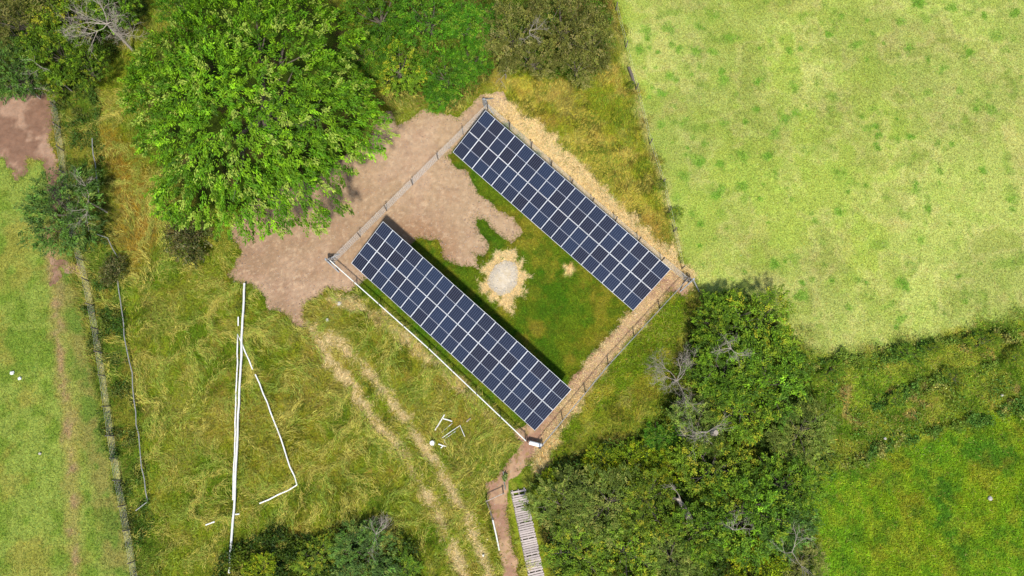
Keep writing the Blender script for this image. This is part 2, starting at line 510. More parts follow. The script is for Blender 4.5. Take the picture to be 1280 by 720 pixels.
M_PALE = plain_mat("pale_gravel_stone", (.60, .54, .45), (.50, .44, .35), 9, .9, bump=.4)
M_CLOD = plain_mat("earth_clods", (.30, .22, .17), (.22, .155, .12), 7, .95, bump=.4)


# ------------------------------------------------------------------ helpers: meshes and objects
def link(name, me, parent=None):
    o = bpy.data.objects.new(name, me)
    COL.objects.link(o)
    if parent:
        o.parent = parent
    return o


def thing(name, label, cat, loc=(0, 0, 0), rz=0, group=None):
    o = link(name, None)
    o.empty_display_size = .3
    o.location = loc
    o.rotation_euler = (0, 0, rz)
    tag(o, label, cat, group)
    return o


def tag(o, label, cat, group=None):
    o["label"] = label
    o["category"] = cat
    if group:
        o["group"] = group
    return o


def np_mesh(name, V, F, mat, tint=None, smooth=False):
    """V (n,3); F (m,4) or (m,3) index arrays; tint (n,3) per vertex"""
    V, F = np.asarray(V, np.float32), np.asarray(F, np.int32)
    me = bpy.data.meshes.new(name)
    k = F.shape[1]
    me.vertices.add(len(V))
    me.vertices.foreach_set("co", V.ravel())
    me.loops.add(F.size)
    me.loops.foreach_set("vertex_index", F.ravel())
    me.polygons.add(len(F))
    me.polygons.foreach_set("loop_start", np.arange(0, F.size, k, dtype=np.int32))
    me.polygons.foreach_set("loop_total", np.full(len(F), k, np.int32))
    if smooth:
        me.polygons.foreach_set("use_smooth", np.ones(len(F), bool))
    me.update(calc_edges=True)
    if tint is not None:
        a = me.attributes.new("tint", 'FLOAT_COLOR', 'POINT')
        t = np.ones((len(V), 4), np.float32)
        t[:, :3] = tint
        a.data.foreach_set("color", t.ravel())
    me.materials.append(mat)
    return me


class MB:
    def __init__(self):
        self.v, self.f = [], []

    def box(self, c, size, rz=0, mat=None):
        sx, sy, sz = [s / 2 for s in size]
        n = len(self.v)
        M = Matrix.Rotation(rz, 3, 'Z') if mat is None else mat
        for z in (-sz, sz):
            for x, y in ((-sx, -sy), (sx, -sy), (sx, sy), (-sx, sy)):
                self.v.append(tuple(Vector(c) + M @ Vector((x, y, z))))
        for q in ((3, 2, 1, 0), (4, 5, 6, 7), (0, 1, 5, 4), (1, 2, 6, 5), (2, 3, 7, 6), (3, 0, 4, 7)):
            self.f.append([n + i for i in q])
        return self

    def tube(self, pts, rad, n=6, caps=True):
        pts = [Vector(p) for p in pts]
        if not hasattr(rad, '__len__'):
            rad = [rad] * len(pts)
        base = len(self.v)
        for i, p in enumerate(pts):
            d = (pts[min(i + 1, len(pts) - 1)] - pts[max(i - 1, 0)])
            if d.length < 1e-9:
                d = Vector((0, 0, 1))
            d.normalize()
            a = d.cross(Vector((0, 0, 1)) if abs(d.z) < .9 else Vector((1, 0, 0))).normalized()
            b = d.cross(a)
            for k in range(n):
                t = 2 * math.pi * k / n
                self.v.append(tuple(p + (a * math.cos(t) + b * math.sin(t)) * rad[i]))
        for i in range(len(pts) - 1):
            for k in range(n):
                a0, a1 = base + i * n + k, base + i * n + (k + 1) % n
                self.f.append([a0, a1, a1 + n, a0 + n])
        if caps:
            self.f.append([base + k for k in range(n)])
            e = base + (len(pts) - 1) * n
            self.f.append([e + k for k in reversed(range(n))])
        return self

    def mesh(self, name, mat):
        me = bpy.data.meshes.new(name)
        me.from_pydata(self.v, [], self.f)
        me.materials.append(mat)
        me.update()
        return me

    def build(self, name, mat, parent=None):
        return link(name, self.mesh(name, mat), parent)


# ------------------------------------------------------------------ the ground: one sheet out to the horizon
def axis(lo, hi, step, far):
    core = np.arange(lo, hi + step / 2, step)
    out = [4, 12, 30, 80, 200, far]
    return np.concatenate([lo - np.array(out[::-1]), core, hi + np.array(out)])


ax_x, ax_y = axis(-50, 50, .14, 700), axis(-13, 41, .14, 700)
GX, GY = np.meshgrid(ax_x, ax_y)
nx, ny = len(ax_x), len(ax_y)
X, Y = GX.ravel(), GY.ravel()
idx = np.arange(nx * ny).reshape(ny, nx)
quads = np.stack([idx[:-1, :-1], idx[:-1, 1:], idx[1:, 1:], idx[1:, :-1]], -1).reshape(-1, 4)
me = np_mesh("ground", np.c_[X, Y, gz(X, Y)], quads, M_GROUND, ground_color(X, Y), True)
ground = link("ground", me)
ground["kind"] = "structure"
ground["label"] = "rough grassland, pasture and mown lawn around the solar arrays"


def sheet(name, label, regs, mat, lift, colfn=None, step=.075):
    P0 = np.concatenate([r.p for r in regs])
    lo, hi = P0.min(0) - .8, P0.max(0) + .8
    xs, ys = np.arange(lo[0], hi[0], step), np.arange(lo[1], hi[1], step)
    gx, gy = np.meshgrid(xs, ys)
    x, y = gx.ravel(), gy.ravel()
    sd = np.minimum.reduce([r.sd(x, y) for r in regs])
    i = np.arange(len(x)).reshape(gx.shape)
    q = np.stack([i[:-1, :-1], i[:-1, 1:], i[1:, 1:], i[1:, :-1]], -1).reshape(-1, 4)
    keep = (sd[q] < 0).sum(1) >= 3
    q = q[keep]
    u, inv = np.unique(q, return_inverse=True)
    x, y, sd = x[u], y[u], sd[u]
    z = gz(x, y) + lift + .03 * np.clip(-sd, 0, 1)
    tint = colfn(x, y) if colfn else None
    o = link(name, np_mesh(name, np.c_[x, y, z], inv.reshape(-1, 4), mat, tint, True))
    o["kind"] = "structure"
    o["label"] = label
    return o


def earth_col(x, y):
    n1, n2, n3 = fbm(x, y, 3.5, 1), fbm(x, y, 1.0, 2), fbm(x, y, .3, 3)
    a = PP([(330, 350), (560, 180)])
    t = ((x - a[0, 0]) * (a[1, 0] - a[0, 0]) + (y - a[0, 1]) * (a[1, 1] - a[0, 1])) / ((a[1] - a[0]) ** 2).sum()
    c = mix(np.zeros((len(x), 3)) + alb(178, 147, 117), alb(202, 172, 136), np.clip(t, 0, 1))
    c = mix(c, alb(212, 180, 150), sst(.5, .68, n1) * .5)
    c = mix(c, alb(166, 126, 102), sst(.54, .7, n2) * .2)
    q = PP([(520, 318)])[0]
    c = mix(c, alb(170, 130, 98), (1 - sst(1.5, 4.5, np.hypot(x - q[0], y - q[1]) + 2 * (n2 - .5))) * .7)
    c = mix(c, alb(226, 196, 160), sst(.6, .72, fbm(x, y, .22, 6)) * .45)
    # curved rake and tyre lines left by the digger
    q = PP([(330, 270)])[0]
    rr = np.hypot(x - q[0], y - q[1]) + .6 * fbm(x, y, 2.5, 5)
    c = c * (1 + .04 * np.sin(rr * 15 + 4 * n2) * sst(.42, .6, n1) * sst(.5, .1, t))[:, None]
    return c * (.9 + .2 * n3)[:, None]


def path_col(x, y):
    n2, n3 = fbm(x, y, 1.0, 2), fbm(x, y, .35, 3)
    c = mix(np.zeros((len(x), 3)) + alb(182, 142, 116), alb(206, 170, 134), sst(.42, .64, n2))
    c = mix(c, alb(150, 134, 66), sst(.62, .72, n3) * .6)
    return c * (.9 + .2 * n3)[:, None]


def learth_col(x, y):
    n2, n3 = fbm(x, y, 1.3, 2), fbm(x, y, .3, 3)
    c = mix(np.zeros((len(x), 3)) + alb(152, 118, 96), alb(188, 154, 128), sst(.42, .64, n2))
    return c * (.86 + .28 * n3)[:, None]


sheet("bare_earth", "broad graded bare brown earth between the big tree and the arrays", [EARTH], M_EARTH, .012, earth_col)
sheet("footpath", "trodden earth path along the fence and down beside the boardwalk", [SEPATH], M_EARTH, .018, path_col)
sheet("bare_earth", "trampled reddish earth at the left edge under the hedge", [LEARTH, LEARTH2], M_EARTH, .012, learth_col)
sheet("gravel_patch", "round pale gravel patch in the enclosure lawn", [GRAVEL], M_GRAVEL, .02)


# ------------------------------------------------------------------ grass and other uncountable growth
def rand_in(region_fn, box, n):
    """n random points where region_fn's weight wins; box in photograph points, widened by the survey"""
    c = PP([(box[0], box[1]), (box[2], box[1]), (box[2], box[3]), (box[0], box[3])])
    lo, hi = c.min(0), c.max(0)
    xs, ys, got = [], [], 0
    for _ in range(40):
        x = rng.uniform(lo[0], hi[0], n)
        y = rng.uniform(lo[1], hi[1], n)
        k = (rng.random(n) < region_fn(x, y)) & (BOARD.sd(x, y) > 0)
        xs.append(x[k]); ys.append(y[k]); got += k.sum()
        if got >= n:
            break
    return np.concatenate(xs)[:n], np.concatenate(ys)[:n]


def flow(x, y):
    return (fbm(x, y, 4.5, 3, 2) * 2 - 1) * 4 + (fbm(x, y, 1.1, 6, 2) - .5) * 4 + 1.2


def blades(name, label, x, y, ang, L, W, lift, col, kind="stuff", mat=None, z0=0, segs=2):
    n = len(x)
    L, W, lift = [np.broadcast_to(np.asarray(v, float), (n,)) for v in (L, W, lift)]
    dx, dy = np.cos(ang), np.sin(ang)
    sx, sy = -dy, dx
    z = gz(x, y) + z0
    tw = rng.normal(0, .5, n)
    ts = np.linspace(0, 1, segs + 1)
    V = np.zeros((n, segs + 1, 2, 3))
    curl = rng.normal(0, .25, n)
    for i, t in enumerate(ts):
        h = lift * (1 - (1.5 * t - .9) ** 2 / .81) if segs > 1 else lift * t
        bx, by = x + dx * L * t + sx * curl * L * t * t, y + dy * L * t + sy * curl * L * t * t
        ww = W * (1 - .75 * t ** 2) * .5
        for s, sg in ((0, -1), (1, 1)):
            V[:, i, s, 0] = bx + sg * sx * ww
            V[:, i, s, 1] = by + sg * sy * ww
            V[:, i, s, 2] = z + h + sg * ww * tw
    b = (np.arange(n) * (segs + 1) * 2)[:, None]
    F = np.concatenate([b + np.array([[2 * i, 2 * i + 1, 2 * i + 3, 2 * i + 2]]) for i in range(segs)])
    tint = np.repeat(col, (segs + 1) * 2, 0)
    o = link(name, np_mesh(name, V.reshape(-1, 3), F, mat or M_BLADE, tint))
    o["kind"] = kind
    o["label"] = label
    return o


def jit(c, v=.22, warm=.12):
    n = len(c)
    k = np.exp(rng.normal(0, v, n))[:, None]
    wv = rng.normal(0, warm, n)
    return c * k * np.c_[1 + wv, np.ones(n), 1 - wv]


def w_meadow(x, y):
    away = np.maximum.reduce([PAST(x, y), HEDGE(x, y), LOWF(x, y), LPAST(x, y), LAWN(x, y), EARTH(x, y), SEPATH(x, y), LEARTH(x, y), NWOOD(x, y),
                              .85 * STRAWNE(x, y), np.maximum(TRK1(x, y), TRK2(x, y)) * .92, GROVE(x, y) * .7, UNDERBIG(x, y), .6 * SEVERGE(x, y), .5 * STRIP(x, y)])
    return 1 - away


x, y = rand_in(w_meadow, (-40, -40, 900, 740), 190000)
c = ground_color(x, y) * np.array([1.04, 1.2, 1.1])
patch = fbm(x, y, .7, 5)
c = mix(c, alb(222, 202, 112), sst(.53, .67, patch) * .5)
c = mix(c, alb(196, 146, 78), sst(.58, .7, fbm(x, y, 1.4, 1)) * .45)
c = mix(c, alb(62, 88, 16), sst(.5, .64, fbm(x, y, 1.1, 7)) * .75)
c = mix(c, alb(136, 168, 50), sst(.52, .66, fbm(x, y, 1.6, 4)) * .55)
c = mix(c, alb(186, 140, 82), (rng.random(len(x)) < .08) * .6)
c = mix(c, alb(196, 178, 96), sst(.5, .66, fbm(x, y, 3.2, 2)) * .5)
c = jit(c, .32)
blades("meadow_grass", "long lodged meadow grass lying in swirls", x, y, flow(x, y) + rng.normal(0, .95, len(x)),
       rng.uniform(.18, .42, len(x)), rng.uniform(.014, .025, len(x)), rng.uniform(.08, .3, len(x)), c)
# pale swaths of flattened grass, following the lie of the meadow
sx_, sy_ = rand_in(lambda a, b: w_meadow(a, b) * (1 - .8 * NETRI(a, b)), (120, 120, 660, 720), 1500)
bx, by, ba, bc = [], [], [], []
for i in range(len(sx_)):
    qx, qy = sx_[i], sy_[i]
    nstep = random.randint(3, 15)
    wd_ = random.uniform(.05, .2)
    tone = alb(222, 200, 104) if random.random() < .6 else alb(180, 190, 80)
    tone = tone * random.uniform(.8, 1.2)
    for s in range(nstep):
        a = float(flow(np.array([qx]), np.array([qy]))[0])
        for r_ in range(4):
            bx.append(qx + random.gauss(0, wd_)); by.append(qy + random.gauss(0, wd_)); ba.append(a + random.gauss(0, .45)); bc.append(tone)
        qx += math.cos(a) * .16
        qy += math.sin(a) * .16
bx, by, ba, bc = map(np.array, (bx, by, ba, bc))
k = rng.random(len(bx)) < w_meadow(bx, by)
blades("dry_grass_swaths", "pale flattened swaths of dry grass in the meadow", bx[k], by[k], ba[k], rng.uniform(.22, .5, k.sum()),
       rng.uniform(.013, .022, k.sum()), rng.uniform(.16, .34, k.sum()), jit(bc[k] * np.array([.96, 1.04, 1.0]), .26, .07), z0=.05)

x, y = rand_in(lambda a, b: PAST(a, b) * (1 - HEDGE(a, b)), (750, -30, 1310, 470), 80000)
blades("pasture_grass", "short dry grazed grass of the right pasture", x, y, rng.uniform(0, 6.3, len(x)), rng.uniform(.08, .2, len(x)),
       rng.uniform(.02, .04, len(x)), rng.uniform(.02, .07, len(x)), jit(mix(ground_color(x, y) * 1.06, alb(232, 214, 150), (rng.random(len(x)) < .06) * .7), .22), segs=1)
x, y = rand_in(lambda a, b: np.maximum(LPAST(a, b), STRIP(a, b)) * (1 - LEARTH(a, b)), (-40, 90, 210, 740), 52000)
blades("field_grass", "short grass of the left field and fence strip", x, y, rng.uniform(0, 6.3, len(x)), rng.uniform(.08, .24, len(x)),
       rng.uniform(.02, .04, len(x)), rng.uniform(.03, .12, len(x)), jit(ground_color(x, y), .25), segs=1)
x, y = rand_in(lambda a, b: LAWN(a, b) * (1 - EARTH(a, b)) * (1 - SEPATH(a, b)) * (1 - GRAVEL(a, b)) * (1 - .6 * CORONA(a, b)), (420, 120, 870, 560), 80000)
blades("lawn_grass", "short green grass inside the fenced enclosure", x, y, rng.uniform(0, 6.3, len(x)), rng.uniform(.08, .24, len(x)),
       rng.uniform(.016, .03, len(x)), rng.uniform(.03, .1, len(x)), jit(ground_color(x, y) * 1.3, .36), segs=1)
x, y = rand_in(lambda a, b: np.maximum.reduce([LOWF(a, b), HEDGE(a, b), SEVERGE(a, b)]), (660, 360, 1310, 740), 85000)
blades("rank_grass", "lush rank grass of the lower right field and bank", x, y, rng.uniform(0, 6.3, len(x)), rng.uniform(.12, .34, len(x)),
       rng.uniform(.02, .036, len(x)), rng.uniform(.04, .15, len(x)), jit(mix(ground_color(x, y) * 1.42, alb(206, 180, 110), (rng.random(len(x)) < .025 + .06 * HEDGE(x, y)) * .8), .34))
# straw litter on the cleared strips and tracks
x, y = rand_in(lambda a, b: np.maximum.reduce([STRAWNE(a, b), STRAWSE(a, b), CORONA(a, b) * (1 - GRAVEL(a, b)), .6 * STRAWSW(a, b), .3 * TRK1(a, b), .3 * TRK2(a, b)]),
               (380, 110, 870, 740), 34000)
blades("straw_litter", "loose straw litter on the cleared strips and wheel tracks", x, y, rng.uniform(0, 6.3, len(x)), rng.uniform(.12, .4, len(x)),
       rng.uniform(.018, .034, len(x)), rng.uniform(.02, .09, len(x)), jit(np.zeros((len(x), 3)) + alb(250, 222, 168), .22, .06), segs=1, z0=.01)
# ragged grass along every earth edge
def w_edge(a, b):
    d = np.minimum.reduce([r.sd(a, b) for r in (EARTH, SEPATH, LEARTH)])
    return (d > -.45) * (d < .2) * np.exp(-np.clip(-d, 0, 1) / .13)
x, y = rand_in(w_edge, (-20, 100, 880, 740), 15000)
c = jit(ground_color(x, y), .25)
blades("edge_grass", "tufty grass fringing the bare earth", x, y, rng.uniform(0, 6.3, len(x)), rng.uniform(.12, .3, len(x)),
       rng.uniform(.02, .035, len(x)), rng.uniform(.05, .14, len(x)), c, segs=1)
# blades of the darker tufts
tx, ty, ta, tl, tc_ = [], [], [], [], []
for q, s, kk in TUFT_P:
    n = int(70 * s * kk + 4)
    ex, ey, th = random.uniform(.6, 1.3), random.uniform(.6, 1.2), random.uniform(0, 3)
    tone = alb(128, 176, 58) * random.uniform(.95, 1.3)
    for _ in range(n):
        u, v = random.gauss(0, .42) * s * ex, random.gauss(0, .42) * s * ey
        tx.append(q.x + u * math.cos(th) - v * math.sin(th)); ty.append(q.y + u * math.sin(th) + v * math.cos(th))
        ta.append(random.uniform(0, 6.3)); tl.append(random.uniform(.08, .18)); tc_.append(tone)
tx, ty, ta, tl = map(np.array, (tx, ty, ta, tl))
blades("grass_tufts", "darker green tufts dotted over the right pasture", tx, ty, ta, tl, .035, tl * .4, jit(np.array(tc_), .2), segs=1)


def kites(pos, d, nrm, L, W):
    """leaf shaped quads folded along the midrib"""
    d = d / (np.linalg.norm(d, axis=1, keepdims=True) + 1e-9)
    s = np.cross(d, nrm)
    s /= (np.linalg.norm(s, axis=1, keepdims=True) + 1e-9)
    up = np.cross(s, d)
    L, W = L[:, None], W[:, None]
    a = pos
    m = pos + d * L * .45 + up * W * .12
    tip = pos + d * L - up * L * .12
    V = np.stack([a, m + s * W * .5, tip, m - s * W * .5], 1).reshape(-1, 3)
    b = (np.arange(len(pos)) * 4)[:, None]
    F = np.concatenate([b + np.array([[0, 1, 2]]), b + np.array([[0, 2, 3]])])
    return V, F


def unit(n):
    v = rng.normal(0, 1, (n, 3))
    return v / np.linalg.norm(v, axis=1, keepdims=True)


def undergrowth(name, label, fn, box, n, hmax, cols, ls=(.1, .24), clump=1.2):
    x, y = rand_in(fn, box, n)
    h = sst(.35, .7, fbm(x, y, clump, 4)) * hmax
    z = gz(x, y) + h * rng.random(n := len(x)) ** .5 + .03
    nr = unit(n) * .8 + np.array([0, 0, .9])
    d = unit(n) + np.array([0, 0, .1])
    L = rng.uniform(*ls, n)
    V, F = kites(np.c_[x, y, z], d, nr, L, L * rng.uniform(.4, .7, n))
    t = fbm(x, y, 1.5, 6)
    c = mix(np.zeros((n, 3)) + cols[0], cols[1], sst(.4, .6, t))
    c = mix(c, cols[2], sst(.55, .7, fbm(x, y, .8, 2)))
    o = link(name, np_mesh(name, V, F, M_LEAF, np.repeat(jit(c, .25, .1), 4, 0)))
    o["kind"] = "stuff"
    o["label"] = label
    return o


undergrowth("undergrowth", "bramble and nettle undergrowth of the lower right thicket", lambda a, b: GROVE(a, b), (630, 360, 1040, 760), 60000, 1.2,
            (alb(98, 128, 28), alb(72, 98, 30), alb(140, 148, 36)))
undergrowth("undergrowth", "low scrub and weeds of the bank on the right", lambda a, b: np.maximum.reduce([HEDGE(a, b) * .12 * sst(.5, .6, fbm(a, b, 1.5, 2)), BANK1(a, b), BANK2(a, b) * .8, BANK3(a, b)]), (1000, 380, 1310, 620), 24000, .45,
            (alb(104, 142, 50), alb(132, 156, 52), alb(170, 168, 84)), (.08, .2), .9)
undergrowth("undergrowth", "dark undergrowth beneath the hedge trees at the top left", lambda a, b: NWOOD(a, b), (-60, -60, 200, 130), 22000, .8,
            (alb(74, 98, 24), alb(96, 110, 34), alb(60, 80, 26)))
undergrowth("undergrowth", "green undergrowth of the top middle thicket", lambda a, b: NTHICK(a, b), (430, -60, 780, 150), 26000, .8,
            (alb(84, 124, 22), alb(104, 136, 30), alb(120, 122, 48)))
undergrowth("undergrowth", "dark bramble patch at the bottom of the meadow", lambda a, b: SCRUB(a, b), (250, 640, 580, 760), 30000, .9,
            (alb(70, 100, 22), alb(112, 132, 24), alb(58, 84, 34)))
undergrowth("weeds", "leafy weeds in the strip between the two left fences", lambda a, b: STRIP(a, b) * sst(.45, .6, fbm(a, b, 1.2, 3)), (60, 100, 210, 740), 16000, .5,
            (alb(84, 118, 36), alb(96, 112, 40), alb(128, 138, 52)), (.08, .2))

# stones and clods
def lumps(name, label, x, y, r, mat):
    ico_v = np.array([(0, 0, .8), (1, 0, 0), (0, 1, 0), (-1, 0, 0), (0, -1, 0), (0, 0, -.4)], float)
    ico_f = np.array([(0, 1, 2), (0, 2, 3), (0, 3, 4), (0, 4, 1), (5, 2, 1), (5, 3, 2), (5, 4, 3), (5, 1, 4)])
    n = len(x)
    a = rng.uniform(0, 6.3, n)
    V = ico_v[None] * rng.uniform(.6, 1.3, (n, 6, 1)) * np.asarray(r)[:, None, None]
    ca, sa = np.cos(a)[:, None], np.sin(a)[:, None]
    V = np.stack([V[..., 0] * ca - V[..., 1] * sa + x[:, None], V[..., 0] * sa + V[..., 1] * ca + y[:, None], V[..., 2] + (gz(x, y) + .03)[:, None]], -1)
    F = (np.arange(n) * 6)[:, None, None] + ico_f[None]
    o = link(name, np_mesh(name, V.reshape(-1, 3), F.reshape(-1, 3), mat))
    o["kind"] = "stuff"
    o["label"] = label


x, y = rand_in(lambda a, b: EARTH(a, b), (280, 100, 660, 420), 2600)
lumps("earth_clods", "small clods scattered over the bare earth", x, y, rng.uniform(.015, .07, len(x)), M_CLOD)
x, y = rand_in(lambda a, b: np.maximum(EARTH(a, b), .8 * SEPATH(a, b)), (280, 100, 880, 740), 1500)
lumps("loose_stones", "pale loose stones scattered over bare earth and paths", x, y, rng.uniform(.015, .05, len(x)), M_STONE)
x, y = rand_in(lambda a, b: GRAVEL(a, b), (600, 320, 660, 380), 2200)
lumps("gravel", "gravel stones on the pale round patch", x, y, rng.uniform(.015, .05, len(x)) * (1 + (rng.random(len(x)) < .05)), M_PALE)
# ------------------------------------------------------------------ trees and shrubs
def crown_mesh(name, Rr, H, nblob, nspray, nleaf, leaf, wid, droop, cols, low=.15, blob=(.34, .5), flat=.6, up=.5, spray=.3, tongue=.55, rmin=.45):
    """leafy crown: lobes spread through the crown's volume, each lobe carrying sprays of separate leaves"""
    bc = []
    for i in range(nblob):
        a = i * 2.39996 + random.uniform(-.4, .4)
        r = Rr * .66 * math.sqrt((i + .5) / nblob) * random.uniform(.85, 1.12)
        zz = H * (low + (1 - low) * (1 - (r / Rr) ** 2 * flat) * random.uniform(.5, .72))
        bc.append((r * math.cos(a), r * math.sin(a), zz, Rr * random.uniform(*blob) * (1 - .25 * r / Rr)))
    bc = np.array(bc)
    bi = rng.integers(0, nblob, nspray)
    dr = unit(nspray)
    dr[:, 2] = np.where(dr[:, 2] < -.35, -dr[:, 2], dr[:, 2])
    rad = rng.uniform(rmin, 1.12, nspray)
    zs = H / (2.2 * Rr)
    sp = bc[bi, :3] + dr * (bc[bi, 3] * rad)[:, None] * np.array([1, 1, min(1.2, max(.55, zs))])
    inside = np.zeros(nspray, bool)
    for j in range(nblob):
        dd = np.linalg.norm((sp - bc[j, :3]) / np.array([1, 1, min(1.2, max(.55, zs))]), axis=1)
        inside |= (dd < bc[j, 3] * .8) & (bi != j)
    keep = (~inside) & (sp[:, 2] > .05)
    sp, dr, bi = sp[keep], dr[keep], bi[keep]
    n = len(sp)
    tone = np.exp(rng.normal(0, .28, n)) * (.82 + .36 * rng.random(nblob)[bi])
    hue = rng.random(n)
    base = mix(np.zeros((n, 3)) + cols[0], cols[1], sst(.35, .75, hue)) * tone[:, None]
    base = mix(base, cols[2], (rng.random(n) < .14) * .8)
    ii = np.repeat(np.arange(n), nleaf)
    m = len(ii)
    # each spray is a tapering tongue of leaves hanging outwards
    ctr = bc[bi, :3] * .6 + np.array([0, 0, H * .14])
    o1 = sp - ctr
    o1 = o1 / np.linalg.norm(o1, axis=1, keepdims=True)
    td = o1 + rng.normal(0, .35, (n, 3)) + np.array([0, 0, -droop * .9])
    td = td / np.linalg.norm(td, axis=1, keepdims=True) * rng.uniform(.6, 1.4, n)[:, None] * tongue
    tt = rng.random(m)
    off = unit(m) * (rng.random(m) ** .5 * (1.05 - .75 * tt))[:, None] * spray * np.array([1, 1, .6]) + td[ii] * (tt - .3)[:, None]
    out = o1[ii]
    d = td[ii] / tongue * .8 + unit(m) * .6 + np.array([0, 0, -droop * .5])
    nr = unit(m) * .55 + out * .35 + np.array([0, 0, up])
    L = leaf * rng.uniform(.65, 1.25, m)
    V, F = kites(sp[ii] + off, d, nr, L, L * wid * rng.uniform(.8, 1.2, m))
    col = jit(base[ii], .16, .06)
    return np_mesh(name, V, F, M_LEAF, np.repeat(col, 4, 0)), bc


def trunk_mesh(name, bc, Rr, H, r0):
    mb = MB()
    fork = H * .28
    mb.tube([(0, 0, -.1), (.02 * Rr, -.02 * Rr, fork * .5), (0, .03 * Rr, fork)], [r0 * 1.3, r0, r0 * .85], 8)
    order = sorted(bc.tolist(), key=lambda b: -b[3])[:9]
    for b in order:
        v = Vector(b[:3])
        s = Vector((0, .03 * Rr, fork * random.uniform(.75, 1)))
        md = s.lerp(v, .5) + Vector((0, 0, -.06 * H))
        mb.tube([s, md, v, v + (v - md) * .4], [r0 * .5, r0 * .34, r0 * .2, r0 * .05], 5)
        for k in range(2):
            e = v + Vector((random.gauss(0, 1), random.gauss(0, 1), random.uniform(.1, .8))) * b[3] * .6
            mb.tube([md.lerp(v, .6), e], [r0 * .16, r0 * .03], 4)
    return mb.mesh(name, M_BARK)


def C(*a):
    return [alb(min(255, c[0] * 1.06 + 7), c[1] * 1.02 + 2, c[2] * .75) * 1.55 for c in a]


KINDS_ = {}


def kind(key, Rr, H, nblob, nspray, nleaf, leaf, wid, droop, cols, r0=.14, n=1, **kw):
    KINDS_[key] = []
    for i in range(n):
        cm, bc = crown_mesh(key + "_crown", Rr, H, nblob, nspray, nleaf, leaf, wid, droop, cols, **kw)
        KINDS_[key].append((cm, trunk_mesh(key + "_trunk", bc, Rr, H, r0), Rr, H))


kind("bright", 3, 4.4, 10, 560, 34, .13, .5, .3, [alb(*q) * 1.2 for q in ((70, 118, 14), (94, 138, 22), (134, 160, 40))], n=2)
kind("dark", 3, 5.2, 11, 560, 34, .13, .55, .25, C((60, 96, 24), (84, 122, 28), (124, 148, 46)), n=3)
kind("mid", 3, 4.6, 10, 560, 34, .125, .55, .25, C((78, 112, 28), (100, 130, 34), (148, 154, 52)), n=2)
kind("willow", 3, 4.2, 10, 560, 32, .17, .24, .15, C((108, 134, 72), (88, 118, 58), (154, 166, 112)), n=2)
kind("olive", 3, 4.4, 10, 560, 34, .12, .5, .2, [alb(*c) * 1.1 for c in ((116, 122, 50), (134, 134, 60), (176, 166, 100))], n=2)
kind("brown", 1.6, 1.7, 7, 300, 14, .15, .5, .2, [alb(*c) * 1.05 for c in ((92, 106, 42), (112, 104, 52), (170, 164, 112))], n=1, low=.1)
kind("mound", 2.4, 1.7, 11, 640, 24, .12, .6, .1, C((116, 140, 20), (92, 126, 22), (164, 168, 44)), n=2, low=.08, r0=.05)
kind("conif", 3, 4.6, 13, 800, 22, .22, .28, .3, C((72, 112, 54), (60, 92, 52), (116, 142, 86)), n=1)
NWG, NMG, SEG, SWG = "trees of the top left hedge", "shrubs of the top middle thicket", "trees of the lower right thicket", "shrubs at the bottom of the meadow"
used = {}


def tree(name, label, cat, key, px, py, rpx, h, group=None, sq=1.0):
    """crown centre seen at (px, py) in the photograph, standing h metres tall"""
    if group == SEG:
        h, rpx = h * .74, rpx * (1.1 if key in ("dark", "mid", "willow") else .95)
    if group == SWG:
        h = h * .7
    zc = h * .62
    p = P(px, py, zc)
    sc = 1.2 * rpx / FPX * ((CAM_H - zc) * cp_ + p.y * sp_)
    lst = KINDS_[key]
    k = used.get(key, 0)
    used[key] = k + 1
    cm, tm, Rr, H = lst[k % len(lst)]
    root = thing(name, label, cat, (p.x, p.y, gz1(p.x, p.y)), random.uniform(0, 6.28), group)
    root.scale = (sc / Rr * sq, sc / Rr / sq, h / H)
    link("crown", cm, root)
    link("trunk", tm, root)
    return root


# the one big tree
zc = 5.6
bp = P(310, 134, zc)
bR, bH = 12.3, 11.5
cm, bcs = crown_mesh("big_crown", bR, bH, 80, 7600, 42, .235, .36, .7, [alb(*c) * 1.32 for c in ((84, 124, 14), (116, 152, 22), (166, 182, 76))],
                     low=.05, blob=(.18, .25), flat=.8, up=.55, spray=.36, tongue=.8, rmin=.7)
big = thing("broadleaf_tree", "huge round bright green tree with drooping leaves, largest in view, beside the bare earth", "tree", (bp.x, bp.y, 0))
link("crown", cm, big)
link("trunk", trunk_mesh("big_trunk", bcs, bR, bH, .42), big)

T = tree
T("hedge_tree", "yellowish green tree in the top left corner", "tree", "olive", 20, 22, 42, 5, NWG)
T("hedge_tree", "mid green tree standing between the top left corner tree and the bleached dead branches", "tree", "mid", 78, 18, 40, 5.2, NWG)
T("hedge_tree", "dark green tree left of the bleached dead branches", "tree", "dark", 62, 62, 36, 5, NWG)
T("hedge_tree", "dull dark tree at the left edge above the trampled reddish earth", "tree", "conif", 14, 88, 34, 4.6, NWG)
T("hedge_tree", "green hedge tree directly below the bleached dead branches", "tree", "dark", 104, 82, 28, 3.8, NWG)
T("hedge_tree", "small dark tree behind the bleached dead branches at the top edge", "tree", "dark", 138, 8, 30, 4.4, NWG)
T("hedge_shrub", "low dark shrub at the tip of the top left hedge, between earth and grass", "shrub", "mid", 66, 102, 20, 2.2, NWG)
T("hedge_tree", "yellow green bush peeping out behind the huge tree at the top", "tree", "bright", 222, 2, 30, 4.6, NWG)
T("thicket_shrub", "bright green shrub touching the right side of the huge tree at the top edge", "shrub", "bright", 470, 12, 42, 4.5, NMG)
T("thicket_shrub", "green shrub half hidden under the right side of the huge tree", "shrub", "bright", 462, 66, 36, 3.4, NMG)
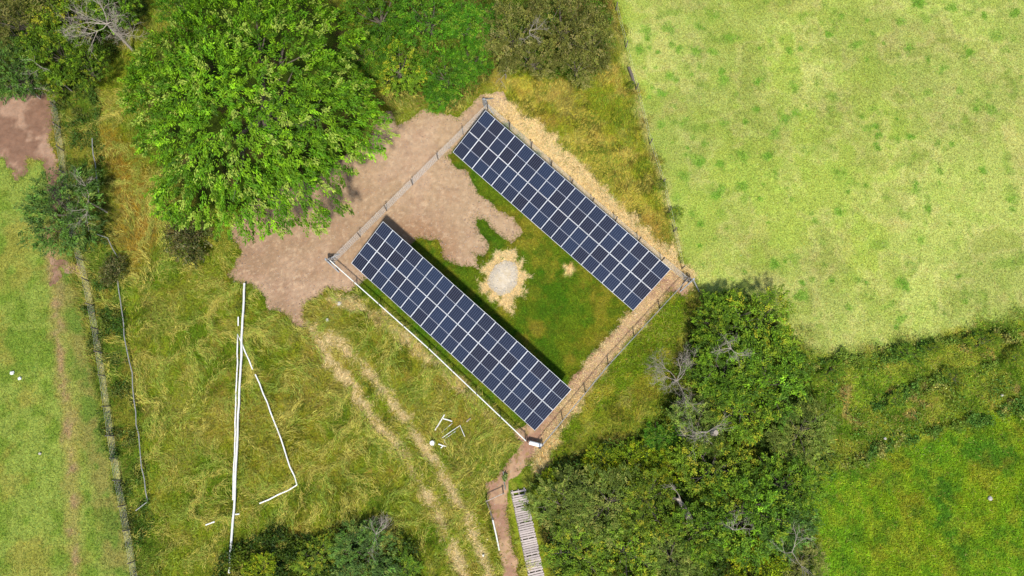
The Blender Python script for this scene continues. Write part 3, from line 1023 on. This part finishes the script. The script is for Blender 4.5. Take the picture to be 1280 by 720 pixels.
T("thicket_shrub", "bright green shrub at the top edge midway between huge tree and olive tree", "shrub", "bright", 536, 22, 44, 4, NMG)
T("thicket_shrub", "yellow green shrub at the top edge beside the pale olive tree", "shrub", "bright", 592, 34, 36, 3.8, NMG)
T("thicket_shrub", "darker green shrub in the crook of the huge tree over the bare earth", "shrub", "mid", 496, 84, 36, 3.2, NMG)
T("thicket_shrub", "bright shrub overhanging the top of the bare earth by the fence", "shrub", "bright", 556, 92, 36, 3, NMG)
T("thicket_shrub", "small bright shrub at the lowest tip of the thicket beside the fence", "shrub", "bright", 548, 122, 20, 2, NMG)
T("thicket_shrub", "bright shrub at the right end of the thicket above the corner fence posts", "shrub", "bright", 588, 74, 28, 2.8, NMG)
OG = "olive toned trees above the upper array"
T("olive_tree", "pale yellowish olive tree, leftmost of the olive group above the upper array", "tree", "olive", 640, 40, 42, 4.6, OG)
T("olive_tree", "dark olive tree with the roundest crown at the top edge above the upper array", "tree", "olive", 706, 24, 44, 5.4, OG)
T("olive_tree", "brownish olive tree at the right end of the group beside the pasture", "tree", "olive", 738, 48, 36, 4.6, OG)
T("olive_shrub", "low olive shrub on the lower left rim of the olive group", "shrub", "olive", 668, 76, 28, 2.8, OG)
T("olive_shrub", "low olive shrub on the lower right rim of the olive group", "shrub", "olive", 722, 80, 28, 3, OG)
T("hedge_shrub", "dark blue green bush with bleached twigs beside the left field", "shrub", "conif", 78, 264, 48, 3.6)
T("hedge_shrub", "small dark scrubby bush where the grey pipe starts in the fence strip", "shrub", "brown", 142, 338, 17, 1.2)
T("round_shrub", "round dark olive brown shrub in the meadow below the huge tree", "shrub", "brown", 236, 296, 30, 1.9)

T("thicket_tree", "dark tree at the upper tip of the thicket below the fence corner", "tree", "dark", 902, 408, 33, 4.0, SEG)
T("thicket_tree", "dark green tree right of the pinkish dead twigs", "tree", "mid", 944, 416, 46, 4.6, SEG)
T("thicket_tree", "broad green tree at the right edge of the thicket facing the pasture", "tree", "dark", 962, 470, 48, 5, SEG)
T("thicket_tree", "green tree in the middle of the thicket below the pinkish dead twigs", "tree", "dark", 910, 468, 40, 4.6, SEG)
T("thicket_shrub", "green shrub right of the bleached dead bush by the fence", "shrub", "dark", 882, 456, 22, 2.8, SEG)
T("thicket_tree", "rounded green tree above the broken stump in the thicket", "tree", "mid", 932, 512, 36, 4.4, SEG)
T("willow_shrub", "grey green willow with pale twigs below the bleached dead bush", "shrub", "willow", 876, 528, 32, 2.8, SEG)
T("willow_shrub", "feathery pale grey green willow on the right rim of the thicket", "shrub", "willow", 1006, 540, 38, 3.2, SEG)
T("bramble_mound", "bright yellow green bramble mound, brightest in the thicket", "shrub", "mound", 792, 580, 30, 1.5, SEG)
T("bramble_mound", "low yellow green bramble mound left of the brightest one", "shrub", "mound", 750, 578, 24, 1.2, SEG)
T("bramble_mound", "smooth lime green mound right of the brightest bramble", "shrub", "mound", 830, 582, 24, 1.5, SEG)
T("bramble_mound", "bright green mound above the brightest bramble facing the grass", "shrub", "bright", 828, 550, 24, 1.5, SEG)
T("bramble_mound", "low green mound at the corner where the earth path meets the boardwalk", "shrub", "mound", 690, 608, 20, 1.2, SEG)
T("willow_shrub", "grey green willow nearest the boardwalk", "shrub", "willow", 706, 632, 40, 3, SEG)
T("willow_shrub", "wide grey green willow in the middle of the lower thicket", "shrub", "willow", 764, 630, 44, 3.6, SEG)
T("thicket_tree", "green tree left of the brown clearing in the thicket", "tree", "mid", 812, 630, 36, 4, SEG)
T("thicket_tree", "bushy green tree right of the lime green mound", "tree", "mid", 896, 590, 42, 4.2, SEG)
T("thicket_tree", "tall dark tree in the middle of the lower right thicket", "tree", "dark", 936, 642, 46, 5.2, SEG)
T("thicket_tree", "dark tree on the right rim of the thicket beside the lower field", "tree", "dark", 986, 610, 36, 4, SEG)
T("thicket_tree", "dark tree on the right rim near the bottom edge, above yellow green bush", "tree", "conif", 984, 656, 34, 3.8, SEG)
T("willow_shrub", "willow at the bottom edge beside the boardwalk", "shrub", "mid", 722, 692, 36, 2.8, SEG)
T("thicket_tree", "green tree at the bottom edge midway between boardwalk and brown clearing", "tree", "mid", 786, 692, 40, 3.6, SEG)
T("willow_shrub", "greyish shrub below the brown clearing at the bottom edge", "shrub", "willow", 842, 696, 36, 3, SEG)
T("thicket_tree", "green tree right below the brown clearing in the thicket", "tree", "dark", 880, 664, 34, 4.2, SEG)
T("thicket_shrub", "yellow green bush with bare twigs at the bottom edge of the thicket", "shrub", "mound", 950, 700, 36, 2.4, SEG)
T("thicket_shrub", "yellowish bush at the bottom right tip of the thicket beside the field", "shrub", "olive", 1004, 706, 30, 2, SEG)
T("thicket_shrub", "low shrub against the right rim of the thicket below the feathery willow", "shrub", "mid", 1000, 576, 28, 2.2, SEG)
T("thicket_shrub", "small dark shrub sticking up from the thicket tip into the pasture", "shrub", "dark", 912, 384, 24, 2.8, SEG)
T("willow_shrub", "dark blue green willow at the bottom of the meadow", "shrub", "conif", 456, 692, 36, 2.6, SWG)
T("bramble_mound", "green bramble mound left of the dark willow at the bottom of the meadow", "shrub", "mid", 396, 696, 26, 1.4, SWG)
T("bramble_mound", "yellow green bramble mound beside the lower end of the white pipe", "shrub", "mound", 326, 712, 20, 1.0, SWG)
T("bramble_mound", "low green mound between the dark willow and the wheel tracks", "shrub", "dark", 504, 712, 20, 1.1, SWG)
# low dark shrubs strung along the bank on the right
for px, py, r_, h, lab in ((1042, 462, 18, 1.2, "low dark shrub at the left end of the bank, next to the thicket"),
                           (1138, 444, 20, 1.1, "low shrub on the field side of the bank left of the conical one"),
                           (1168, 436, 14, 1.6, "small conical dark shrub on the upper rim of the bank"),
                           (1232, 428, 24, 1.2, "wide low shrub on the upper rim of the bank beside a bare tan patch"),
                           (1272, 446, 18, 1.3, "dark shrub on the bank at the right edge of view"),
                           (1196, 474, 20, 1.0, "long low bramble clump in the middle of the bank"),
                           (1120, 500, 17, .9, "low bramble clump in the lower part of the bank nearest the thicket")):
    T("bank_shrub", lab, "shrub", "dark" if px % 4 else "mid", px, py, r_ * .72, h * .8, "low shrubs along the bank", 1.25)
for px, py, r_, lab in ((826, 232, 8, "small green bush on the old fence line halfway down"), (846, 268, 10, "green bush low on the old fence line near the array"),
                        (789, 106, 5, "tiny green bush beside the fallen post")):
    T("line_shrub", lab, "shrub", "mid", px, py, r_, .8, "bushes on the old fence line")


# dead wood ----------------------------------------------------------------
def branches(mb, p, d, L, r, depth, spread=.55, flatten=.75):
    q = p
    pts, rad = [p], [r]
    for i in range(3):
        d = (d + Vector((random.gauss(0, .2), random.gauss(0, .2), random.gauss(0, .12)))).normalized()
        q = q + d * L / 3
        pts.append(q)
        rad.append(r * (1 - .2 * (i + 1)))
    mb.tube(pts, rad, 4, caps=False)
    if depth:
        for j in range(random.randint(3, 5)):
            nd = d + Vector((random.gauss(0, spread), random.gauss(0, spread), random.gauss(0, spread) * flatten))
            branches(mb, pts[random.choice((1, 2, 3, 3))], nd.normalized(), L * random.uniform(.55, .8), r * .55, depth - 1, spread, flatten)


def dead(name, label, cat, px, py, z, dirs, L, r, depth=3, stump=True):
    p = P(px, py, z)
    g = gz1(p.x, p.y)
    root = thing(name, label, cat, (p.x, p.y, g))
    for ax, ay in dirs:
        mb = MB()
        branches(mb, Vector((0, 0, z - g)), Vector((ax, ay, .3)).normalized(), L * random.uniform(.6, 1.0), r * .62, depth)
        mb.build("limb", M_DEAD, root)
    MB().tube([(0, 0, -.1), (.03, 0, (z - g) * .5), (0, 0, z - g)], [r * 1.7, r * 1.4, r], 6).build("trunk", M_DEAD, root)
    return root


dead("dead_tree", "bleached bare branches sprawling over the top left hedge", "dead tree", 134, 30, 3.9, ((-1, -.5), (-.9, .3), (.9, .2), (.5, -.9), (.2, .9), (-.5, -1)), 1.9, .075, 4)
dead("dead_bush", "grey dead twigs above the trampled reddish earth at the left", "dead bush", 32, 110, 1.8, ((-1, 0), (.9, -.2), (.2, .8), (-.5, -.6)), 1.2, .045, 3)
dead("dead_bush", "small grey dead twigs on the rim of the top left hedge", "dead bush", 52, 84, 3.8, ((-.3, -.9), (.6, -.6), (-.6, .4)), 1.0, .035, 2)
dead("dead_bush", "bleached twigs running down the dark bush beside the left field", "dead bush", 110, 252, 2.6, ((-.4, 1), (.3, -1), (.2, .8), (.4, -.6)), 1.3, .045, 3)
dead("dead_bush", "bleached dead bush standing at the edge of the thicket near the fence", "dead bush", 846, 476, 1.5, ((-1, .2), (-.6, .9), (.2, 1), (-.8, -.5), (.7, .4), (.1, -.9)), 1.35, .05, 4)
dead("dead_bush", "pinkish grey dead twigs on top of the thicket near its upper tip", "dead bush", 914, 436, 4.4, ((-.8, .8), (-.2, 1), (.3, -.9), (-.9, .2)), 1.1, .045, 3)
dead("dead_bush", "grey dead twigs beside the stump in the middle of the thicket", "dead bush", 884, 540, 3.0, ((-1, .1), (-.8, -.5), (.9, -.1)), 1.3, .05, 3)
dead("dead_bush", "pale twigs on the tall dark tree in the lower right thicket", "dead bush", 916, 662, 4.8, ((1, 0), (-.8, .4), (0, 1)), 1.0, .035, 3)
dead("dead_bush", "bare twigs over the yellow bush at the bottom of the thicket", "dead bush", 990, 690, 2.2, ((.4, 1), (-.6, -.3), (.8, -.6)), 1.3, .045, 3)
dead("dead_bush", "thin pale stems standing in the dark willow at the bottom of the meadow", "dead bush", 470, 668, 2.4, ((.5, 1), (.8, .4), (.2, -.9), (-.4, .9)), 1.2, .03, 3)
dead("dead_branch", "bare branch reaching out of the olive trees towards the upper array", "branch", 632, 92, .9, ((-.5, -1), (.4, .9)), 1.2, .035, 2)
dead("dead_branch", "grey stems inside the pale olive tree at the top", "dead bush", 662, 38, 4.2, ((.2, 1), (.1, -1), (.7, -.3)), 1.1, .04, 3)
# broken stump and earth clearing in the thicket
p = P(893, 541, 2.3)
st = thing("tree_stump", "broken pale topped stump in the middle of the thicket", "stump", (p.x, p.y, 0))
mb = MB(); mb.tube([(0, 0, -.1), (.05, 0, 1.2), (.1, .03, 2.1), (.12, .02, 2.32)], [.3, .25, .26, .17], 9); mb.build("trunk", M_DEAD, st)
mb = MB()
for i in range(7):
    a = i * .9
    mb.tube([(.1 + .18 * math.cos(a), .18 * math.sin(a), 2.05), (.1 + .22 * math.cos(a), .22 * math.sin(a), 2.3 + .1 * (i % 3))], [.06, .012], 4)
mb.build("splinter", M_DEAD, st)
p = P(856, 640, 1.2)
lg = thing("fallen_log", "fallen pinkish brown dead trunk in the gap of the lower thicket", "log", (p.x, p.y, 0))
mb = MB(); mb.tube([(-.55, 1.0, 1.5), (-.15, .4, 1.35), (.25, -.3, 1.3), (.4, -.95, 1.0)], [.13, .2, .25, .19], 8); mb.build("trunk", M_DEAD, lg)
mb = MB(); branches(mb, Vector((-.3, .7, 1.5)), Vector((-.3, .9, .5)).normalized(), .9, .05, 3); mb.build("limb", M_DEAD, lg)


# ------------------------------------------------------------------ solar arrays
MW, ML, PIT = 1.05, 2.108, 1.07
mb = MB()
fw, ft = .018, .04
mb.box((0, ML / 2 - fw / 2, 0), (MW, fw, ft)); mb.box((0, -ML / 2 + fw / 2, 0), (MW, fw, ft))
mb.box((MW / 2 - fw / 2, 0, 0), (fw, ML - 2 * fw - .002, ft)); mb.box((-MW / 2 + fw / 2, 0, 0), (fw, ML - 2 * fw - .002, ft))
FRAME = mb.mesh("frame", M_ALU)
BACK = MB().box((0, 0, .004), (MW - 2 * fw - .002, ML - 2 * fw - .002, .008)).mesh("backsheet", M_BACK)
CELLS = MB().box((0, 0, .0105), (MW - 2 * fw - .014, ML / 2 - fw - .026, .005)).mesh("cells", M_CELL)
CLAMP = MB().box((0, 0, .026), (.05, .03, .012)).mesh("clamp", M_STEEL)
TILT, SL = .3612, 2 * ML + .02


def array(name, label, cx, cy, hd, z0, slope):
    u = Vector((math.cos(hd) * math.cos(slope), math.sin(hd) * math.cos(slope), math.sin(slope)))
    n0 = Vector((-math.sin(hd), math.cos(hd), 0))
    nv = u.cross(n0)
    upv = (n0 * math.cos(TILT) + nv * math.sin(TILT)).normalized()
    nrm = u.cross(upv).normalized()
    root = thing(name, label, "solar array", (cx, cy, 0))
    base = Vector((0, 0, z0))
    RM = Matrix((u, upv, nrm)).transposed().to_4x4()
    for r_ in range(2):
        for c in range(18):
            pos = base + u * ((c - 8.5) * PIT) + upv * (ML / 2 + r_ * (ML + .02))
            pos += nrm * random.gauss(0, .002)
            panel = link("solar_panel", BACK, root)
            # every panel is clamped down with a minute tilt of its own
            jr = Matrix.Rotation(random.gauss(0, .007), 4, 'X') @ Matrix.Rotation(random.gauss(0, .007), 4, 'Y')
            panel.matrix_local = Matrix.Translation(pos) @ RM @ jr
            link("frame", FRAME, panel)
            for s in (-1, 1):
                h = link("cell_block", CELLS, panel)
                h.location = (0, s * (ML / 4 - fw / 2 + .006), 0)
    for v in (.45, 1.65, 2.58, 3.78):
        a = base + upv * v - nrm * .06
        m = MB()
        m.box((0, 0, 0), (18 * PIT, .05, .07))
        o = m.build("rail", M_STEEL, root)
        o.matrix_local = Matrix.Translation(a) @ RM
    for c in range(7):
        s = (c - 3) * 18 * PIT / 6.4
        lo, hi = base + u * s + upv * .5 - nrm * .13, base + u * s + upv * 3.7 - nrm * .13
        m = MB(); m.tube([lo - upv * .3, hi + upv * .3], .04, 4); m.build("rafter", M_STEEL, root)
        for q in (lo, hi):
            m = MB(); m.tube([(q.x, q.y, -.2), tuple(q)], .045, 6); m.build("support_post", M_STEEL, root)
    return root


array("solar_array", "lower left solar array, two rows of dark panels beside the white topped fence", -5.4517, 6.9478, -.7321, .70, -.0037)
array("solar_array", "upper right solar array, two rows of dark panels beside the straw strip", 2.2602, 16.0962, -.7479, .9347, .0045)


# ------------------------------------------------------------------ fences and gate of the enclosure
def fence(name, label, pts, h, step, post_r=.05, mesh=True, rail=None, grid=.16, wr=.0045, lean=0, skip_ends=(0, 0), cat="fence", wires=None):
    W = [Vector((p_.x, p_.y, gz1(p_.x, p_.y))) for p_ in (P(a, b) for a, b in pts)]
    root = thing(name, label, cat, W[0])
    O = W[0]
    posts, net = [], MB()
    line = []
    for i in range(len(W) - 1):
        n = max(1, round((W[i + 1] - W[i]).length / step))
        for k in range(n + (i == len(W) - 2)):
            line.append(W[i].lerp(W[i + 1], k / n) - O)
    for i, q in enumerate(line):
        if i < skip_ends[0] or i >= len(line) - skip_ends[1]:
            continue
        m = MB()
        lx, ly = random.gauss(0, .03), random.gauss(0, .03)
        m.tube([(q.x, q.y, q.z - .2), (q.x + lx, q.y + ly, q.z + h + .12), (q.x + lx, q.y + ly, q.z + h + .14)], [post_r, post_r, post_r * .6], 7)
        m.build("fence_post", M_POST, root)
    zs = wires or [h * t for t in (np.arange(0, h, grid) / h)] + [h]
    for zz in zs:
        net.tube([q + Vector((0, 0, zz)) for q in line], wr, 3, caps=False)
    if mesh:
        for a, b in zip(line[:-1], line[1:]):
            n = int((b - a).length / grid)
            for k in range(n):
                q = a.lerp(b, k / n)
                net.tube([q + Vector((0, 0, .02)), q + Vector((0, 0, h))], wr, 3, caps=False)
    net.build("netting" if mesh else "wire", M_WIRE, root)
    if rail:
        m = MB(); m.tube([q + Vector((0, 0, h + .03)) for q in line], rail[0], 8); m.build("top_rail", rail[1], root)
    return root


fence("wire_fence", "netting fence crossing the bare earth between the two array ends", [(417, 330), (610, 138)], 1.25, 2.9, .04, wr=.0065)
fence("wire_fence", "fence behind the upper array along the straw strip", [(610, 138), (664, 186), (740, 254), (856, 352)], 1.25, 2.6, .055, wr=.006)
fence("wire_fence", "fence along the earth path at the right hand end of both arrays", [(856, 352), (760, 456), (674, 560)], 1.15, 2.6, .05, wr=.0032, rail=(.03, M_GREYP))
fence("wire_fence", "straight fence with a white top rail below the lower array", [(417, 330), (538, 438), (657, 551)], 1.1, 2.8, .045, wr=.005, rail=(.045, M_OFFW))
# strainer posts at the corners, standing clear of the fence runs
for px, py, lab in ((606, 134, "braced grey corner posts at the top corner of the enclosure"), (413, 330, "braced grey corner post at the left corner of the enclosure"),
                    (861, 354, "braced grey corner post at the right corner of the enclosure")):
    q = P(px, py)
    cpst = thing("corner_strainer", lab, "post", (q.x, q.y, 0), group="corner posts of the enclosure")
    MB().tube([(0, 0, -.2), (0, 0, 1.42), (0, 0, 1.46)], [.09, .085, .06], 9).build("post", M_STEEL, cpst)
    for a in ((.75, -.7), (.7, .75) if px < 800 else (-.75, -.7), ):
        MB().tube([(a[0] * .12, a[1] * .12, 1.2), (a[0], a[1], .1)], .05, 6).build("brace", M_STEEL, cpst)
    for a in ((.16, .1), (-.12, .17)):
        MB().tube([(a[0], a[1], -.1), (a[0], a[1], 1.1)], .055, 7).build("side_post", M_STEEL, cpst)
a, b = P(661, 553, 0), P(677, 557, 0)
g = thing("gate", "small white gate with a thick rounded top at the bottom corner of the enclosure", "gate", ((a.x + b.x) / 2, (a.y + b.y) / 2, 0), math.atan2(b.y - a.y, b.x - a.x))
gl = (b - a).length
mb = MB(); mb.tube([(-gl / 2, 0, .52), (-gl / 2 + .04, 0, .52), (gl / 2 - .04, 0, .52), (gl / 2, 0, .52)], [.10, .15, .15, .10], 14); mb.build("top_bar", M_WHITE, g)
for i in range(7):
    MB().box((-gl / 2 + .08 + i * (gl - .16) / 6, 0, .24), (.05, .03, .34)).build("board", M_OFFW, g)
MB().box((0, .032, .25), (gl - .05, .025, .05)).build("cross_bar", M_OFFW, g)
for s in (-1, 1):
    MB().tube([(s * (gl / 2 + .08), 0, -.2), (s * (gl / 2 + .08), 0, .95)], .05, 8).build("post", M_POST, g)

# left field stock fence, old pasture fence
fence("stock_fence", "long sagging stock fence with dark posts along the left field", [(68, 110), (76, 160), (84, 218), (98, 300), (112, 352), (124, 412), (133, 470), (143, 545), (152, 600), (163, 662), (176, 740)],
      .95, 2.1, .045, mesh=False, wires=(.2, .38, .56, .74, .95), wr=.006)
fence("stock_fence", "old low wire fence with few posts beside the right pasture", [(770, 14), (782, 60), (795, 112), (812, 180), (828, 230), (842, 290), (852, 336)], .95, 4.2, .05, mesh=False,
      wires=(.35, .85), wr=.0035)
a, b = P(786, 84, .3), P(793, 105, .25)
fp = MB().tube([a, a.lerp(b, .5) + Vector((.03, 0, .02)), b], [.11, .12, .08], 8).build("fallen_post", M_POST)
tag(fp, "weathered grey post lying on the old fence line beside the pasture", "post")


# ------------------------------------------------------------------ pipes, white strips, loose pieces
def strip(name, label, cat, runs, r, mat, z=.3, n=8, wig=.03, flat=None):
    mb = MB()
    for pts in runs:
        W = [P(a, b, z) for a, b in pts]
        out = []
        for i in range(len(W) - 1):
            m = max(1, int((W[i + 1] - W[i]).length / .7))
            for k in range(m + (i == len(W) - 2)):
                q = W[i].lerp(W[i + 1], k / m)
                out.append(q + Vector((random.gauss(0, wig), random.gauss(0, wig), gz1(q.x, q.y) + random.gauss(0, wig))))
        mb.tube(out, r, n)
    return tag(mb.build(name, mat), label, cat)


strip("white_pipe", "long straight white pipe lying from the bare earth down through the meadow", "pipe", [[(305.5, 354), (299.8, 480), (294, 610), (286.5, 716)]], .08, M_WHITE, .34, wig=.012)
strip("white_strip", "white strip lying in a sharp V, its left arm along the long white pipe", "strip", [[(298, 396), (297.8, 408)], [(290.5, 625), (293.8, 540), (297.6, 418), (316, 462)], [(319, 468), (334, 503), (372, 607), (324, 630)], [(299, 642), (294, 643.5)], [(268, 652), (257, 656)]], .052, M_WHITE, .27, wig=.022)
strip("water_pipe", "thin grey pipe lying between the left fence and the meadow", "pipe", [[(114, 172), (119, 205), (124, 240)], [(120, 292), (134, 298), (148, 322)], [(147, 352), (152, 385), (157, 430), (164, 466), (167, 500), (171, 530), (176, 570), (184, 628), (170, 638)]],
      .038, M_GREYP, .4, wig=.035)
PG = "pieces of white tubing lying in the grass"
strip("white_bracket", "white T shaped tube lying in the grass, topmost of the loose pieces", "tube", [[(544, 538), (550, 528), (556, 518)], [(554, 523), (560, 525), (565, 527)]], .05, M_WHITE, .22, 6, .01)["group"] = PG
strip("white_rod", "long bent white rod among the loose pieces", "tube", [[(553, 547), (564, 539), (575, 532), (581, 546)]], .032, M_OFFW, .2, 6, .012)["group"] = PG
strip("white_rod", "straight dull rod alongside the T shaped tube", "tube", [[(552, 541), (566, 529)]], .026, M_OFFW, .16, 6, .012)["group"] = PG
strip("white_rod", "dull rod just below the long bent white rod", "tube", [[(554, 550), (569, 539)]], .026, M_OFFW, .15, 6, .012)["group"] = PG
strip("white_rod", "short forked white rod nearest the bucket", "tube", [[(548, 555), (553, 557), (558, 558)], [(554, 558), (551, 560)]], .045, M_WHITE, .18, 6, .012)["group"] = PG
strip("white_rod", "thin curved rod between the forked rod and the bent rod", "tube", [[(555, 549), (556, 553), (560, 557)]], .025, M_OFFW, .16, 6, .012)["group"] = PG
strip("wood_offcut", "short pale offcut lying right of the loose white pieces", "offcut", [[(583, 527), (588, 523)]], .055, M_PLANK, .12, 4, .0)
q = P(540.5, 553.5, .15)
bk = thing("bucket", "small white bucket upside down in the grass by the wheel tracks", "bucket", (q.x, q.y, gz1(q.x, q.y)))
MB().tube([(0, 0, .06), (0, 0, .36), (0, 0, .39)], [.2, .165, .15], 16).build("body", M_WHITE, bk)
MB().tube([(0, 0, .06), (0, 0, .1)], [.215, .212], 16).build("rim", M_WHITE, bk)
for px, py, rr, lab in ((15, 466, .14, "white stone in the left field, the larger of two"), (24.5, 473, .12, "white stone in the left field, the lower of two"),
                        (50, 567, .09, "small pale stone in the left field below the two white ones"), (424, 379, .17, "pinkish pale stone in the grass below the bare earth"),
                        (409, 400, .14, "dull pale stone beside the start of the wheel tracks"), (604, 694, .08, "small white stone beside the right wheel track"),
                        (609, 674, .07, "tiny white stone above the wheel track near the path"), (1238, 623, .16, "pinkish stone in the lower right field"),
                        (1106, 548, .1, "whitish stone on the bank beside the wire"), (1252, 494, .1, "pale stone on the bank near the right edge")):
    q = P(px, py, .08)
    n = 9
    mb = MB()
    mb.tube([(0, 0, -.05), (.01, 0, .05), (.0, .01, .12), (0, 0, .16)], [rr, rr * 1.1, rr * .75, rr * .25], n)
    mb.v = [(v[0] * random.uniform(.8, 1.25), v[1] * random.uniform(.8, 1.2), v[2] * random.uniform(.85, 1.1)) for v in mb.v]
    o = mb.build("stone", M_WHITE if "white stone" in lab else M_STONE)
    o.location = (q.x, q.y, gz1(q.x, q.y) + .04)
    tag(o, lab, "stone")

# ------------------------------------------------------------------ boardwalk and rails beside it
a0, a1 = P(648.0, 613, .12), P(675, 742, .12)
dv = (a1 - a0); ln = dv.length; dv.normalize()
ang = math.atan2(dv.y, dv.x)
bw = thing("boardwalk", "grey slatted wooden boardwalk leading out at the bottom edge", "boardwalk", (a0.x, a0.y, gz1(a0.x, a0.y)), ang)
PLANKS = [MB().box((0, 0, 0), (w_, l_, .032)).mesh("plank", M_PLANK) for w_, l_ in ((.124, 1.12), (.13, 1.14), (.127, 1.1), (.12, 1.13))]
s, i = .07, 0
while s < ln + 1.5:
    if i not in (1,):
        o = link("plank", PLANKS[i % 4], bw)
        o.location = (s, random.gauss(0, .015), .13 + random.gauss(0, .004))
        o.rotation_euler = (random.gauss(0, .006), random.gauss(0, .02), random.gauss(0, .012))
    s += .158 + (.05 if i % 7 == 6 else 0) + random.gauss(0, .006)
    i += 1
for yy in (-.45, 0, .45):
    MB().box((ln / 2 + .7, yy, .06), (ln + 1.6, .08, .1)).build("bearer", M_PLANK, bw)
for yy in (-.58,):
    MB().box((ln / 2 + .7, yy, .10), (ln + 1.6, .035, .1)).build("edge_board", M_POST, bw)
q0, q1 = P(608, 627, .75), P(629, 616, .75)
rl = thing("pole_barrier", "thin pale pole barrier on two posts across the earth path", "barrier", (q0.x, q0.y, 0))
e = q1 - q0
MB().tube([(-.05, 0, .78), (e.x / 2, e.y / 2, .80), (e.x + .1, e.y, .78)], .035, 7).build("pole", M_DEAD, rl)
for v in ((0, .06), (e.x, e.y - .06)):
    MB().tube([(v[0], v[1], -.2), (v[0], v[1], .92)], .05, 7).build("post", M_POST, rl)
strip("wooden_pole", "pale pole lying along the left edge of the earth path", "pole", [[(616, 650), (620, 668), (624, 688)]], .055, M_OFFW, .2, 7, .005)
strip("wooden_pole", "dark grey pole on the ground running down from the barrier", "pole", [[(609, 628), (613, 640), (616, 650)]], .05, M_POST, .16, 7, .01)
strip("wooden_pole", "thin grey pole lying beside the weeds above the boardwalk", "pole", [[(629, 589), (630, 600), (632, 612)]], .04, M_GREYP, .15, 7, .01)
x, y = rand_in(Region([(632, 596), (646, 592), (650, 606), (640, 611), (634, 610)], .2, .2, .5), (625, 588, 656, 614), 260)
L = rng.uniform(.1, .22, len(x))
V, F = kites(np.c_[x, y, gz(x, y) + rng.uniform(.05, .35, len(x))], unit(len(x)), unit(len(x)) * .6 + np.array([0, 0, 1]), L, L * .5)
o = link("weeds", np_mesh("weeds", V, F, M_LEAF, np.repeat(jit(np.zeros((len(x), 3)) + alb(140, 160, 84), .25), 4, 0)))
o["kind"] = "stuff"
o["label"] = "pale green weeds growing above the top end of the boardwalk"
